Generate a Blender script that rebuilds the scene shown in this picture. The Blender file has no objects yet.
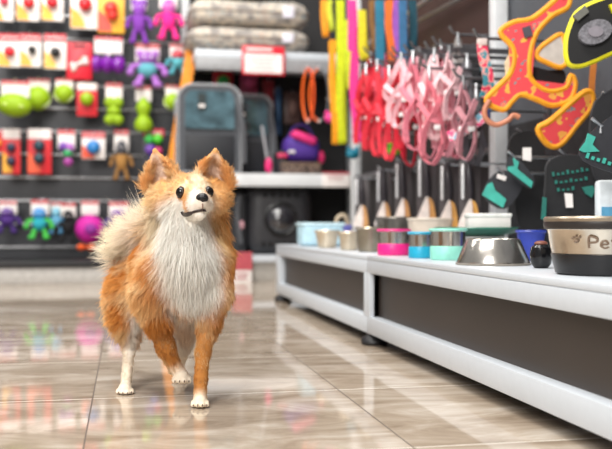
import bpy, bmesh, math, random
import numpy as np
from mathutils import Vector, Matrix, noise as mnoise
random.seed(7)
RNG = np.random.default_rng(11)
SC = bpy.context.scene
COL = SC.collection
PI = math.pi

# ------------------------------------------------------------------ camera geometry (used to measure real places)
F, CX, CY, HC = 900.0, 306.0, 226.0, 0.25
A = math.radians(11.37)
SA, CA = math.sin(A), math.cos(A)
def ray(px, py):
    u = (px-CX)/F; v = (CY-py)/F
    return Vector((SA+u*CA, CA-u*SA, v))
CAM = Vector((0, 0, HC))
def at_y(px, py, Y):
    d = ray(px, py); return CAM + d*(Y/d.y)
def at_x(px, py, X):
    d = ray(px, py); return CAM + d*(X/d.x)
def at_z(px, py, Z):
    d = ray(px, py); return CAM + d*((Z-HC)/d.z)
def at_d(px, py, D):
    return CAM + ray(px, py)*D
def depth(p): return p.x*SA + p.y*CA

# ------------------------------------------------------------------ materials
def lin(h):
    h = h.lstrip('#'); o = []
    for i in (0, 2, 4):
        c = int(h[i:i+2], 16)/255
        o.append(c/12.92 if c <= .04045 else ((c+.055)/1.055)**2.4)
    return (*o, 1)
_M = {}
def M(hexc, rough=.5, metal=0., var=.12, scale=60., bump=0., coat=0., spec=.5, alpha=1., trans=0., sheen=0.):
    key = (hexc, rough, metal, var, scale, bump, coat, spec, alpha, trans, sheen)
    if key in _M: return _M[key]
    m = bpy.data.materials.new('surface'); m.use_nodes = True
    nt = m.node_tree; b = nt.nodes['Principled BSDF']
    tc = nt.nodes.new('ShaderNodeTexCoord'); nz = nt.nodes.new('ShaderNodeTexNoise')
    nz.inputs['Scale'].default_value = scale; nz.inputs['Detail'].default_value = 4
    nt.links.new(tc.outputs['Object'], nz.inputs['Vector'])
    rp = nt.nodes.new('ShaderNodeValToRGB')
    c = lin(hexc)
    rp.color_ramp.elements[0].color = (*[x*(1-var) for x in c[:3]], 1)
    rp.color_ramp.elements[1].color = (*[min(1, x*(1+var)) for x in c[:3]], 1)
    rp.color_ramp.elements[0].position = .3; rp.color_ramp.elements[1].position = .7
    nt.links.new(nz.outputs['Fac'], rp.inputs['Fac']); nt.links.new(rp.outputs['Color'], b.inputs['Base Color'])
    b.inputs['Roughness'].default_value = rough; b.inputs['Metallic'].default_value = metal
    b.inputs['Coat Weight'].default_value = coat; b.inputs['Specular IOR Level'].default_value = spec
    b.inputs['Alpha'].default_value = alpha; b.inputs['Transmission Weight'].default_value = trans
    b.inputs['Sheen Weight'].default_value = sheen
    if bump:
        bp = nt.nodes.new('ShaderNodeBump'); bp.inputs['Strength'].default_value = bump; bp.inputs['Distance'].default_value = .002
        nt.links.new(nz.outputs['Fac'], bp.inputs['Height']); nt.links.new(bp.outputs['Normal'], b.inputs['Normal'])
    _M[key] = m
    return m
def pattern(cols, scale=60., rough=.7, kind='voronoi'):
    m = bpy.data.materials.new('patterned_fabric'); m.use_nodes = True
    nt = m.node_tree; b = nt.nodes['Principled BSDF']
    tc = nt.nodes.new('ShaderNodeTexCoord')
    rp = nt.nodes.new('ShaderNodeValToRGB'); rp.color_ramp.interpolation = 'CONSTANT'
    nz = nt.nodes.new('ShaderNodeTexNoise'); nz.inputs['Scale'].default_value = scale; nz.inputs['Detail'].default_value = 2
    nt.links.new(tc.outputs['Object'], nz.inputs['Vector'])
    nt.links.new(nz.outputs['Fac'], rp.inputs['Fac'])
    e = rp.color_ramp.elements
    while len(e) < len(cols): e.new(.5)
    for i, (p, c) in enumerate(cols):
        e[i].position = p; e[i].color = lin(c)
    nt.links.new(rp.outputs['Color'], b.inputs['Base Color']); b.inputs['Roughness'].default_value = rough
    return m

# ------------------------------------------------------------------ mesh builder
def frame_of(t, up=Vector((0, 0, 1))):
    t = t.normalized()
    if abs(t.dot(up)) > .95: up = Vector((1, 0, 0))
    a = t.cross(up).normalized(); return a, t.cross(a).normalized()
class MB:
    def __init__(s): s.v = []; s.f = []
    def add(s, v, f, mat=None):
        n = len(s.v)
        s.v += [tuple(mat @ Vector(p)) if mat else tuple(p) for p in v]
        s.f += [tuple(i+n for i in q) for q in f]; return s
    def rbox(s, c, size, r=0., seg=2, rot=None):
        bm = bmesh.new(); bmesh.ops.create_cube(bm, size=1)
        for v in bm.verts: v.co = Vector((v.co.x*size[0], v.co.y*size[1], v.co.z*size[2]))
        if r > 0: bmesh.ops.bevel(bm, geom=bm.edges[:], offset=min(r, min(size)*.49), segments=seg, profile=.5, affect='EDGES')
        m = Matrix.Translation(Vector(c))
        if rot: m = m @ rot
        bm.verts.index_update()
        s.add([v.co[:] for v in bm.verts], [[v.index for v in f.verts] for f in bm.faces], m); bm.free(); return s
    def ell(s, c, r, n=16, k=10, rot=None):
        if not hasattr(r, '__len__'): r = (r, r, r)
        v = [(0, 0, -r[2])]; f = []
        for i in range(1, k):
            ph = -PI/2+PI*i/k
            for j in range(n):
                th = 2*PI*j/n; v.append((r[0]*math.cos(ph)*math.cos(th), r[1]*math.cos(ph)*math.sin(th), r[2]*math.sin(ph)))
        v.append((0, 0, r[2]))
        for j in range(n): f.append((0, 1+(j+1) % n, 1+j))
        for i in range(k-2):
            for j in range(n):
                a = 1+i*n+j; b = 1+i*n+(j+1) % n; f.append((a, b, b+n, a+n))
        l = len(v)-1
        for j in range(n): f.append((l, l-n+j, l-n+(j+1) % n))
        m = Matrix.Translation(Vector(c))
        if rot: m = m @ rot
        return s.add(v, f, m)
    def tube(s, path, rad, n=8, closed=False):
        path = [Vector(p) for p in path]; k = len(path)
        if not hasattr(rad, '__len__'): rad = [rad]*k
        v = []; f = []
        pa = None
        for i, p in enumerate(path):
            if closed: t = path[(i+1) % k]-path[i-1]
            else: t = path[min(i+1, k-1)]-path[max(i-1, 0)]
            t.normalize()
            if pa is None: a, b = frame_of(t)
            else:
                a = pa - t*pa.dot(t)
                if a.length < 1e-6: a, b = frame_of(t)
                a.normalize(); b = t.cross(a)
            pa = a
            for j in range(n):
                th = 2*PI*j/n; v.append(tuple(p+(a*math.cos(th)+b*math.sin(th))*rad[i]))
        for i in range(k if closed else k-1):
            for j in range(n):
                a0 = i*n+j; a1 = i*n+(j+1) % n; b0 = ((i+1) % k)*n+j; b1 = ((i+1) % k)*n+(j+1) % n
                f.append((a0, a1, b1, b0))
        if not closed: f.append(tuple(range(n-1, -1, -1))); f.append(tuple((k-1)*n+j for j in range(n)))
        return s.add(v, f)
    def lathe(s, prof, n=32, c=(0, 0, 0), sx=1, sy=1):
        v = []; f = []; k = len(prof)
        for r, z in prof:
            for j in range(n):
                th = 2*PI*j/n; v.append((c[0]+r*sx*math.cos(th), c[1]+r*sy*math.sin(th), c[2]+z))
        for i in range(k-1):
            for j in range(n):
                f.append((i*n+j, i*n+(j+1) % n, (i+1)*n+(j+1) % n, (i+1)*n+j))
        f.append(tuple(range(n-1, -1, -1))); f.append(tuple((k-1)*n+j for j in range(n)))
        return s.add(v, f)
    def ribbon(s, path, wdir, w, th=.002, closed=False):
        path = [Vector(p) for p in path]; k = len(path); v = []; f = []
        for i, p in enumerate(path):
            t = (path[(i+1) % k]-path[i-1]) if closed else (path[min(i+1, k-1)]-path[max(i-1, 0)])
            t.normalize(); wd = Vector(wdir[i] if isinstance(wdir, list) else wdir)
            b = wd - t*wd.dot(t)
            if b.length < 1e-5: b, _ = frame_of(t)
            b.normalize(); nn = t.cross(b)
            for a, c in ((-.5, -.5), (.5, -.5), (.5, .5), (-.5, .5)): v.append(tuple(p+b*a*w+nn*c*th))
        for i in range(k if closed else k-1):
            for j in range(4):
                f.append((i*4+j, i*4+(j+1) % 4, ((i+1) % k)*4+(j+1) % 4, ((i+1) % k)*4+j))
        if not closed: f.append((3, 2, 1, 0)); f.append(tuple((k-1)*4+j for j in range(4)))
        return s.add(v, f)
    def prism(s, poly, y0, y1):      # outline in local x,z ; thickness along y
        n = len(poly)
        v = [(x, y0, z) for x, z in poly]+[(x, y1, z) for x, z in poly]
        f = [tuple(range(n)), tuple(range(2*n-1, n-1, -1))]
        for i in range(n): f.append((i, i+n, (i+1) % n+n, (i+1) % n))
        return s.add(v, f)
    def build(s, name, mat, parent=None, smooth=True):
        me = bpy.data.meshes.new(name); me.from_pydata(s.v, [], s.f)
        bm = bmesh.new(); bm.from_mesh(me); bmesh.ops.recalc_face_normals(bm, faces=bm.faces[:]); bm.to_mesh(me); bm.free()
        me.materials.append(mat); me.update()
        if smooth:
            me.polygons.foreach_set('use_smooth', [True]*len(me.polygons)); me.set_sharp_from_angle(angle=math.radians(38))
        o = bpy.data.objects.new(name, me); COL.objects.link(o)
        if parent: o.parent = parent
        return o
def tag(o, label, cat, group=None, kind=None):
    o['label'] = label; o['category'] = cat
    if group: o['group'] = group
    if kind: o['kind'] = kind
    return o
def thing(name, label, cat, loc=(0, 0, 0), rz=0., group=None):
    o = bpy.data.objects.new(name, None); COL.objects.link(o); o.empty_display_size = .05
    o.location = loc; o.rotation_euler = (0, 0, rz); return tag(o, label, cat, group)
def structure(name, mb, mat):
    o = mb.build(name, mat); o['kind'] = 'structure'; return o
def smoothpath(pts, n=6, closed=False):
    pts = [Vector(p) for p in pts]; k = len(pts); out = []
    for i in range(k if closed else k-1):
        if closed: p0, p1, p2, p3 = pts[i-1], pts[i], pts[(i+1) % k], pts[(i+2) % k]
        else: p0, p1, p2, p3 = pts[max(i-1, 0)], pts[i], pts[i+1], pts[min(i+2, k-1)]
        for j in range(n):
            t = j/n
            out.append(.5*((2*p1)+(p2-p0)*t+(2*p0-5*p1+4*p2-p3)*t*t+(3*p1-p0-3*p2+p3)*t**3))
    if not closed: out.append(pts[-1])
    return out

def smooth2(poly, n=4): return [(v.x, v.y) for v in smoothpath([(x, y, 0) for x, y in poly], n, True)]

# common surfaces
WHITE = M('#c6ccd3', .35, var=.02)
WHITEM = M('#d9dcdf', .4, var=.03)
STEEL = M('#c9c4bd', .22, 1., var=.04)
CHROME = M('#bfc1c4', .34, 1., var=.03)
ALU = M('#b4b4b6', .38, .8, var=.04)
BLACK = M('#17171a', .5, var=.2)
BLACKG = M('#101013', .18, var=.1)
DARK = M('#35363b', .55, var=.1, scale=8)
RED = M('#d61f38', .4)
PAPER = M('#efe9e6', .5, var=.03)
ORANGE = M('#f2941c', .5)
INK = M('#4a4a50', .6)

# ================================================================== SETTING
def floor_material():
    m = bpy.data.materials.new('polished_stone_tile'); m.use_nodes = True
    nt = m.node_tree; b = nt.nodes['Principled BSDF']; N = nt.nodes.new; L = nt.links.new
    tc = N('ShaderNodeTexCoord')
    mp = N('ShaderNodeMapping'); mp.inputs['Location'].default_value = (.046/.365, -1.337/.365, 0); mp.inputs['Scale'].default_value = (1/.365, 1/.365, 1)
    L(tc.outputs['Object'], mp.inputs['Vector'])
    sx = N('ShaderNodeSeparateXYZ'); L(mp.outputs['Vector'], sx.inputs[0])
    def joint(sock, half):
        p = N('ShaderNodeMath'); p.operation = 'PINGPONG'; p.inputs[1].default_value = .5; L(sock, p.inputs[0])
        q = N('ShaderNodeMath'); q.operation = 'LESS_THAN'; q.inputs[1].default_value = half; L(p.outputs[0], q.inputs[0]); return q.outputs[0]
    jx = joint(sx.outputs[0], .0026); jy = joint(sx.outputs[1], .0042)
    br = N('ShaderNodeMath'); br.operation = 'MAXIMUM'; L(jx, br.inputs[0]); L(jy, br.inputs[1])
    fl = N('ShaderNodeVectorMath'); fl.operation = 'FLOOR'; L(mp.outputs['Vector'], fl.inputs[0])
    wn = N('ShaderNodeTexWhiteNoise'); wn.noise_dimensions = '3D'; L(fl.outputs[0], wn.inputs['Vector'])
    sc = N('ShaderNodeVectorMath'); sc.operation = 'SCALE'; sc.inputs[3].default_value = 9; L(wn.outputs['Color'], sc.inputs[0])
    st = N('ShaderNodeMapping'); st.inputs['Scale'].default_value = (1.0, 2.4, 1); st.inputs['Rotation'].default_value = (0, 0, .5); L(tc.outputs['Object'], st.inputs['Vector'])
    ad = N('ShaderNodeVectorMath'); L(st.outputs[0], ad.inputs[0]); L(sc.outputs[0], ad.inputs[1])
    nz = N('ShaderNodeTexNoise'); nz.inputs['Scale'].default_value = 5; nz.inputs['Detail'].default_value = 8; nz.inputs['Roughness'].default_value = .62; nz.inputs['Distortion'].default_value = 1.2
    L(ad.outputs[0], nz.inputs['Vector'])
    rp = N('ShaderNodeValToRGB'); e = rp.color_ramp.elements
    e[0].position = .28; e[0].color = lin('#8c7a68'); e[1].position = .72; e[1].color = lin('#d8cdc0')
    x = e.new(.5); x.color = lin('#b3a391')
    L(nz.outputs['Fac'], rp.inputs['Fac'])
    mx = N('ShaderNodeMix'); mx.data_type = 'RGBA'; L(br.outputs[0], mx.inputs['Factor']); L(rp.outputs['Color'], mx.inputs['A']); gm = N('ShaderNodeMix'); gm.data_type = 'RGBA'; L(jx, gm.inputs['Factor']); gm.inputs['A'].default_value = lin('#d9d1c6'); gm.inputs['B'].default_value = lin('#5d5249'); L(gm.outputs['Result'], mx.inputs['B'])  # crosswise joints painted pale to stand for edge glint; lengthwise ones dark
    L(mx.outputs['Result'], b.inputs['Base Color'])
    n2 = N('ShaderNodeTexNoise'); n2.inputs['Scale'].default_value = 3.5; n2.inputs['Detail'].default_value = 3; L(tc.outputs['Object'], n2.inputs['Vector'])
    mr = N('ShaderNodeMapRange'); mr.inputs['To Min'].default_value = .02; mr.inputs['To Max'].default_value = .075; L(n2.outputs['Fac'], mr.inputs['Value'])
    ma = N('ShaderNodeMath'); ma.operation = 'MULTIPLY_ADD'; ma.inputs[1].default_value = .5; L(br.outputs[0], ma.inputs[0]); L(mr.outputs[0], ma.inputs[2])
    L(ma.outputs[0], b.inputs['Roughness'])
    bp = N('ShaderNodeBump'); bp.inputs['Strength'].default_value = .04; bp.inputs['Distance'].default_value = .01; L(n2.outputs['Fac'], bp.inputs['Height']); L(bp.outputs[0], b.inputs['Normal'])
    b.inputs['Specular IOR Level'].default_value = .6
    return m
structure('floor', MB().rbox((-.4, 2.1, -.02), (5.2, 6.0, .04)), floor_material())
structure('wall_back', MB().rbox((-.4, 4.93, 1.25), (5.2, .06, 2.5)), M('#8b8a88', .8, var=.04, scale=5))
structure('wall_right', MB().rbox((1.45, 2.1, 1.25), (.06, 5.6, 2.5)), M('#5b4038', .8, var=.06, scale=5))

# ================================================================== BACK GONDOLA (toys left, carriers right)
YP, YF = 4.45, 4.0           # back panel face, front of the decks
XU = 0.285                   # the perforated upright between the two bays
rails_y = [247-23*k for k in range(0, 20)]
g = thing('slatwall_unit', 'charcoal slatwall display with aluminium rails behind the hanging toys', 'display wall', (0, 0, 0))
MB().rbox(((-1.6+XU)/2, YP+.015, .95), (XU+1.6, .03, 1.7)).build('back_panel', M('#303136', .42, var=.08, scale=6), g)
zr = [at_y(80, y, YP).z for y in rails_y]
for z in zr:
    if z < 1.8: MB().rbox(((-1.6+XU)/2, YP-.004, z), (XU+1.6, .012, .009), .002).build('rail', ALU, g)
MB().rbox(((-1.6+XU)/2, (YF+YP)/2+.01, .085), (XU+1.6-.02, YP-YF, .03), .004).build('deck', M('#1d1d20', .5), g)
MB().rbox(((-1.6+XU)/2, YF+.03, .035), (XU+1.6-.02, .02, .07), .002).build('kickplate', M('#b9b6b2', .45), g)
# ---- shelving bay
XR = 1.12
s = thing('shelving_unit', 'white metal shelving bay holding the pet beds and carriers', 'shelf', (0, 0, 0))
MB().rbox(((XU+XR)/2, YP+.015, .95), (XR-XU, .03, 1.9)).build('back_panel', M('#1b1a1c', .6, var=.2), s)
pm = MB().rbox((XU, YP-.06, .93), (.036, .09, 1.86), .003); pm.build('upright', WHITEM, s)
hm = MB()
for k in range(70):
    for dx in (-.008, .008): hm.rbox((XU+dx, YP-.106, .08+k*.025), (.005, .004, .014))
hm.build('slot_row', M('#55565a', .6), s)
MB().rbox((XR, YP-.06, .93), (.036, .09, 1.86), .003).build('upright', WHITEM, s)
Z_UP, Z_MID, Z_DECK = 1.037, .487, .118
for z, d in ((Z_UP, .44), (Z_MID, .44)):
    sh = MB().rbox(((XU+XR)/2, YP-d/2, z-.017), (XR-XU-.04, d, .034), .004).build('shelf', WHITE, s)
    MB().rbox(((XU+XR)/2, YP-d-.008, z-.064 if z > 1 else z-.03), (XR-XU-.04, .012, .06 if z > 1 else .058), .003).build('price_rail', WHITEM if z < 1 else M('#8f9093', .4), sh)
MB().rbox(((XU+XR)/2, YP-.225, Z_DECK-.016), (XR-XU-.01, .45, .032), .004).build('deck', WHITE, s)
MB().rbox(((XU+XR)/2, YF+.03, .043), (XR-XU-.01, .02, .086), .002).build('kickplate', M('#a9a59f', .45), s)

# ------------------------------------------------------------------ price signs
def price_sign(x0, y0, x1, y1, Y, label, head=.28, frame=True, redtop=True):
    p = at_y((x0+x1)/2, y1, Y); k = depth(p)/F; w = (x1-x0)*k; h = (y1-y0)*k
    t = thing('price_sign', label, 'price sign', p, 0, 'price signs on the shelf edges')
    b = MB().rbox((0, 0, h/2), (w, .004, h), .001).build('sign_board', M('#d42638', .4) if frame else PAPER, t)
    if frame:
        MB().rbox((0, -.003, h*(1-head)/2+.004), (w*.88, .003, h*(1-head)-.008)).build('paper_insert', PAPER, t)
    else:
        MB().rbox((0, -.003, h*(1-head/2)), (w, .003, h*head)).build('header', M('#b9505b', .5), t)
    for r in range(4 if frame else 2):
        z = h*(1-head)*(.82-.19*r)
        MB().rbox((-w*.04*(r % 2), -.0055, z), (w*(.62-.09*(r % 3)), .0012, h*.035)).build('text_line', M('#a39ca0', .6) if frame else M('#b86a72', .6), t)
    if frame:
        MB().rbox((-w*.1, -.003, h*.87), (w*.6, .003, h*.08)).build('text_line', PAPER, t)
    return t
price_sign(242, 46, 285, 75, YF-.012, 'large red framed price sign clipped to the upper shelf edge under pet beds')
price_sign(322, 172, 350, 187, YF-.015, 'small pale price sign on middle shelf edge beside purple bags', head=.14, frame=False)
price_sign(232, 252, 252, 292, YF-.02, 'red and white price card hanging from bottom deck beside the dog', head=.45, frame=False)

# ------------------------------------------------------------------ pet beds
bedfab = pattern([(0, '#8f8a86'), (.42, '#aaa39c'), (.5, '#cbbfae'), (.58, '#8fa3ad'), (.62, '#c3a58c'), (.66, '#b3a89e')], 30, .9)
def pet_bed(x0, x1, y0, y1, label, hole):
    a = at_y(x0, y1, YF+.02); b = at_y(x1, y1, YF+.02); w = b.x-a.x; h = (y1-y0)*depth(a)/F
    t = thing('pet_bed', label, 'pet bed', ((a.x+b.x)/2, YF+.2, a.z), 0, 'pet beds stacked on the upper shelf')
    n = 40; prof = []
    mb = MB()
    # pillowed slab : super-ellipse cross rings
    K = 12; vs = []; fs = []
    for i in range(K+1):
        ph = -PI/2+PI*i/K
        cr = math.copysign(abs(math.cos(ph))**.22, math.cos(ph)); sz = math.copysign(abs(math.sin(ph))**.9, math.sin(ph))
        for j in range(n):
            th = 2*PI*j/n; cc, ss = math.cos(th), math.sin(th)
            x = math.copysign(abs(cc)**.35, cc)*w/2*cr; y = math.copysign(abs(ss)**.35, ss)*.19*cr
            z = h/2+h/2*sz*(1-.10*math.sin(x*22+y*9)**2)
            vs.append((x, y, z))
    for i in range(K):
        for j in range(n): fs.append((i*n+j, i*n+(j+1) % n, (i+1)*n+(j+1) % n, (i+1)*n+j))
    mb.add(vs, fs); mb.build('cushion', bedfab, t)
    ring = [(math.copysign(abs(math.cos(q))**.35, math.cos(q))*w/2*1.005, math.copysign(abs(math.sin(q))**.35, math.sin(q))*.191, h*.5) for q in [2*PI*j/60 for j in range(60)]]
    MB().tube(ring, .004, 6, True).build('piping', M('#8d8279', .8), t)
    MB().rbox((w*.3, -.193, h*.52), (.05, .004, h*.42), .001).build('label_tag', M('#d9d6e2', .6), t)
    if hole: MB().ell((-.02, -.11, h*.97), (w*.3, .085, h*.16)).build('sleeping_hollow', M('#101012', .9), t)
    return t
pet_bed(187, 312, 23, 46.5, 'lower beige patterned pet bed lying on the white shelf', False)
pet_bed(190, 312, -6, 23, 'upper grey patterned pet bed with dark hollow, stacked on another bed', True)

# ------------------------------------------------------------------ carriers
def grey_carrier(x0, x1, y0, y1, Y, dep, label, detail=True):
    a = at_y(x0, y1, Y); b = at_y(x1, y1, Y); w = b.x-a.x; h = (y1-y0)*depth(a)/F
    t = thing('pet_carrier', label, 'pet carrier', ((a.x+b.x)/2, Y+dep/2, Z_MID+.001), 0, 'grey window carriers on the middle shelf')
    def outline(sc, hh, top):
        r = w*.24*sc; pts = []
        W = w/2*sc
        pts += [(-W, 0.0), (W, 0.0)]
        for q in range(9):
            an = q/8*PI/2; pts.append((W-r+r*math.cos(an), hh-r+r*math.sin(an)))
        for q in range(9):
            an = PI/2+q/8*PI/2; pts.append((-W+r+r*math.cos(an), hh-r+r*math.sin(an)))
        return pts
    o = outline(1, h, 0)
    MB().prism(o, -dep/2, dep/2).build('shell', M('#4a4d53', .7, bump=.2), t)
    MB().tube([(x, -dep/2, z) for x, z in o], .0065, 8, True).build('piping', M('#9a9ca0', .5), t)
    MB().tube([(x, dep/2, z) for x, z in o], .0065, 8, True).build('piping', M('#9a9ca0', .5), t)
    iw = w*.78
    win = [(-iw/2, h*.50), (iw/2, h*.50), (iw/2, h*.86), (iw/2-.02, h*.93), (-iw/2+.02, h*.93), (-iw/2, h*.86)]
    MB().prism(win, -dep/2-.012, -dep/2).build('window', M('#46606a', .08, var=.5, scale=22, coat=.6), t)
    MB().rbox((0, -dep/2-.005, h*.24), (iw, .012, h*.38), .004).build('mesh_panel', M('#202228', .6), t)
    if detail:
        lb = MB().rbox((-w*.13, -dep/2-.0145, h*.80), (.035, .003, .075)).build('label_tag', M('#1d2a2c', .5), t)
        MB().rbox((-w*.13, -dep/2-.0165, h*.755), (.027, .002, .012)).build('label_text', PAPER, lb)
    st = smoothpath([(w*.42, -dep/2-.02, h*.86), (w*.50, -dep/2-.05, h*.5), (w*.52, -dep/2-.055, h*.1)], 6)
    MB().ribbon(st, (1, 0, 0), .022, .005).build('strap', M('#4b4d52', .7), t)
    return t
grey_carrier(178, 241, 84, 172, YF+.0, .2, 'grey carrier with large teal window and dark tag, on shelf above the dog')
grey_carrier(224, 272, 91, 172, YF+.218, .2, 'second grey carrier, half hidden behind the one with the dark tag')
# black dome carrier
a = at_y(248, 253, YF+.06); b = at_y(313, 253, YF+.06); w = b.x-a.x; h = 68*depth(a)/F
t = thing('pet_carrier', 'black backpack carrier with round bubble window on the bottom deck', 'pet carrier', ((a.x+b.x)/2, YF+.17, Z_DECK+.002))
MB().rbox((0, 0, h*.5), (w, .22, h), .06, 5).build('shell', M('#2a2a2e', .5), t)
rot = Matrix.Rotation(PI/2, 4, 'X')
rg = [(math.cos(q)*w*.235, -.115, h*.52+math.sin(q)*w*.235) for q in [2*PI*j/36 for j in range(36)]]
MB().tube(rg, .008, 8, True).build('window_ring', M('#0c0c0e', .3), t)
MB().ell((0, -.105, h*.52), (w*.225, .05, w*.225), 28, 16).build('bubble_window', M('#2b2b30', .03, coat=1.), t)
for zz, xs in ((.88, (-.3, -.15, 0, .15, .3)), (.15, (-.33, -.2, -.07, .07, .2, .33))):
    for x in xs: MB().rbox((x*w*.8, -.112, h*zz), (.013, .008, .024), .003).build('vent', M('#000000', .9), t)
MB().tube(smoothpath([(-.05, -.02, h), (-.03, -.02, h+.03), (.03, -.02, h+.03), (.05, -.02, h)]), .006).build('handle', M('#8d8a2e', .5), t)
# dark folded carrier beside it
a = at_y(243, 253, YF+.1)
t = thing('folded_carrier', 'dark folded carrier bag standing left of the bubble window backpack', 'pet carrier', (a.x-.02, YF+.2, Z_DECK+.002))
MB().rbox((0, 0, .14), (.07, .24, .28), .02, 3).build('shell', M('#26272b', .7), t)
MB().ribbon(smoothpath([(.0, -.13, .27), (-.012, -.14, .18), (.006, -.135, .05)]), (1, 0, 0), .018, .004).build('strap', M('#4e5055', .7), t)
MB().ell((.01, -.125, .135), (.012, .006, .02)).build('pink_badge', M('#d9a2ad', .6), t)
# grey strap + pink handle
a = at_y(269, 172, YF+.02)
t = thing('pink_handled_leash', 'leash with grey cord and pink handle beside the grey carriers', 'leash', (a.x, YF+.03, Z_MID+.001))
MB().tube(smoothpath([(0, .0, .03), (-.012, .02, .12), (-.022, .06, .22)]), .006).build('cord', M('#9c9ca2', .5), t)
MB().ell((0, 0, .036), (.017, .013, .036)).build('handle', M('#ec2f7b', .4), t)
# purple bags
def purple_bag():
    a = at_y(302, 160, YF+.05)
    t = thing('pet_bag', 'purple fabric pet bag with bright pink flap on middle shelf', 'bag', (a.x+.01, YF+.14, Z_MID+.055))
    MB().rbox((0, 0, .065), (.17, .14, .13), .045, 4).build('body', M('#4b2a8c', .7, bump=.3), t)
    MB().rbox((.005, -.03, .115), (.12, .12, .04), .018, 3, Matrix.Rotation(.35, 4, 'Y')).build('flap', M('#e5327f', .6), t)
    MB().tube(smoothpath([(-.06, 0, .11), (-.03, 0, .17), (.03, 0, .175), (.07, 0, .11)]), .006).build('handle', M('#3a2170', .7), t)
    MB().rbox((-.055, -.072, .05), (.03, .006, .012)).build('badge', PAPER, t)
    MB().ell((.095, -.02, .03), (.016, .02, .03)).build('side_tassel', M('#e8256f', .5), t)
    a = at_y(299, 172, YF+.03)
    t = thing('shoe_box', 'brown speckled carton lying under the purple bag', 'box', (a.x+.01, YF+.12, Z_MID+.001))
    MB().rbox((0, 0, .026), (.18, .19, .052), .003).build('carton', pattern([(0, '#4a3a33'), (.45, '#8b7568'), (.55, '#3a2c28')], 60), t)
    MB().rbox((0, 0, .046), (.184, .194, .012), .002).build('lid', M('#6f5a4d', .6), t)
    a = at_y(281, 172, YF+.1)
    t = thing('pet_purse', 'small dark purse with pink trim wedged left of the purple bag', 'bag', (a.x-.0, YF+.12, Z_MID+.001))
    MB().rbox((0, 0, .055), (.05, .12, .11), .018, 3).build('body', M('#27242c', .7), t)
    MB().rbox((0, -.06, .085), (.048, .01, .02), .004).build('trim', M('#d53a66', .6), t)
purple_bag()
# hanging things at the back of the carrier bay: cards
def hook(p, label, length=.17, yaw=0., YPn=None):
    """a steel prong leaving the panel towards the shopper; p = where the item hangs"""
    m = MB()
    m.tube([(0, length, .0), (0, .02, 0), (0, -.012, .004), (0, -.02, .014)], .0028, 6)
    m.rbox((0, length, 0), (.02, .004, .03), .001)
    o = m.build('display_hook', CHROME); o.location = p; o.rotation_euler = (0, 0, yaw)
    return tag(o, label, 'hook', 'steel display hooks')

# ================================================================== TOYS ON THE SLATWALL
YT = 4.30
def toy_root(name, x0, y0, x1, label, cat, Y=YT, group='pet toys hanging on the slatwall'):
    p = at_y((x0+x1)/2, y0, Y); k = depth(p)/F
    t = thing(name, label, cat, p, 0, group)
    hook(p+Vector((0, .004, -.006)), 'steel display hook carrying the '+short(label), YP-Y-.006)
    return t, k
def short(l):
    w = l.split()[:9]
    while w[-1] in ('on', 'in', 'with', 'and', 'of', 'the', 'a', 'at', 'its', 'from', 'to', 'left', 'under', 'below', 'beside', 'between', 'second', 'first', 'above', 'right'): w.pop()
    return ' '.join(w)
def card(t, w, h, base='#efe8e4', head='#c8182e', accent=None, hh=.22):
    c = MB().rbox((0, 0, -h/2), (w, .004, h), .001).build('card', M(base, .4, var=.04), t)
    if head: MB().rbox((0, -.003, -h*hh/2), (w*.96, .003, h*hh)).build('header', M(head, .4), c)
    if head:
        x = MB()
        for q in range(4): x.rbox(((-.3+.2*q)*w, -.0052, -h*hh*.5), (w*.13, .0012, h*.05))
        x.build('lettering', PAPER, c)
    if accent: MB().prism([(-w*.48, -h*.97), (w*.05, -h*.97), (w*.0, -h*.8), (-w*.2, -h*.62), (-w*.48, -h*.5)], -.0045, -.002).build('colour_panel', M(accent, .4), c)
    return c
def carded_balls(x0, y0, x1, y1, label, balls, base='#efe8e4', head='#c8182e', accent=None, cat='pet toy', name='carded_toy'):
    t, k = toy_root(name, x0, y0, x1, label, cat); w = (x1-x0)*k; h = (y1-y0)*k
    card(t, w, h, base, head, accent)
    for fx, fz, r, c in balls:
        MB().ell((fx*w, -.012-r*w*.5, -h*fz), (r*w, r*w*.8, r*w)).build('ball', M(c, .35), t)
    return t
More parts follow.
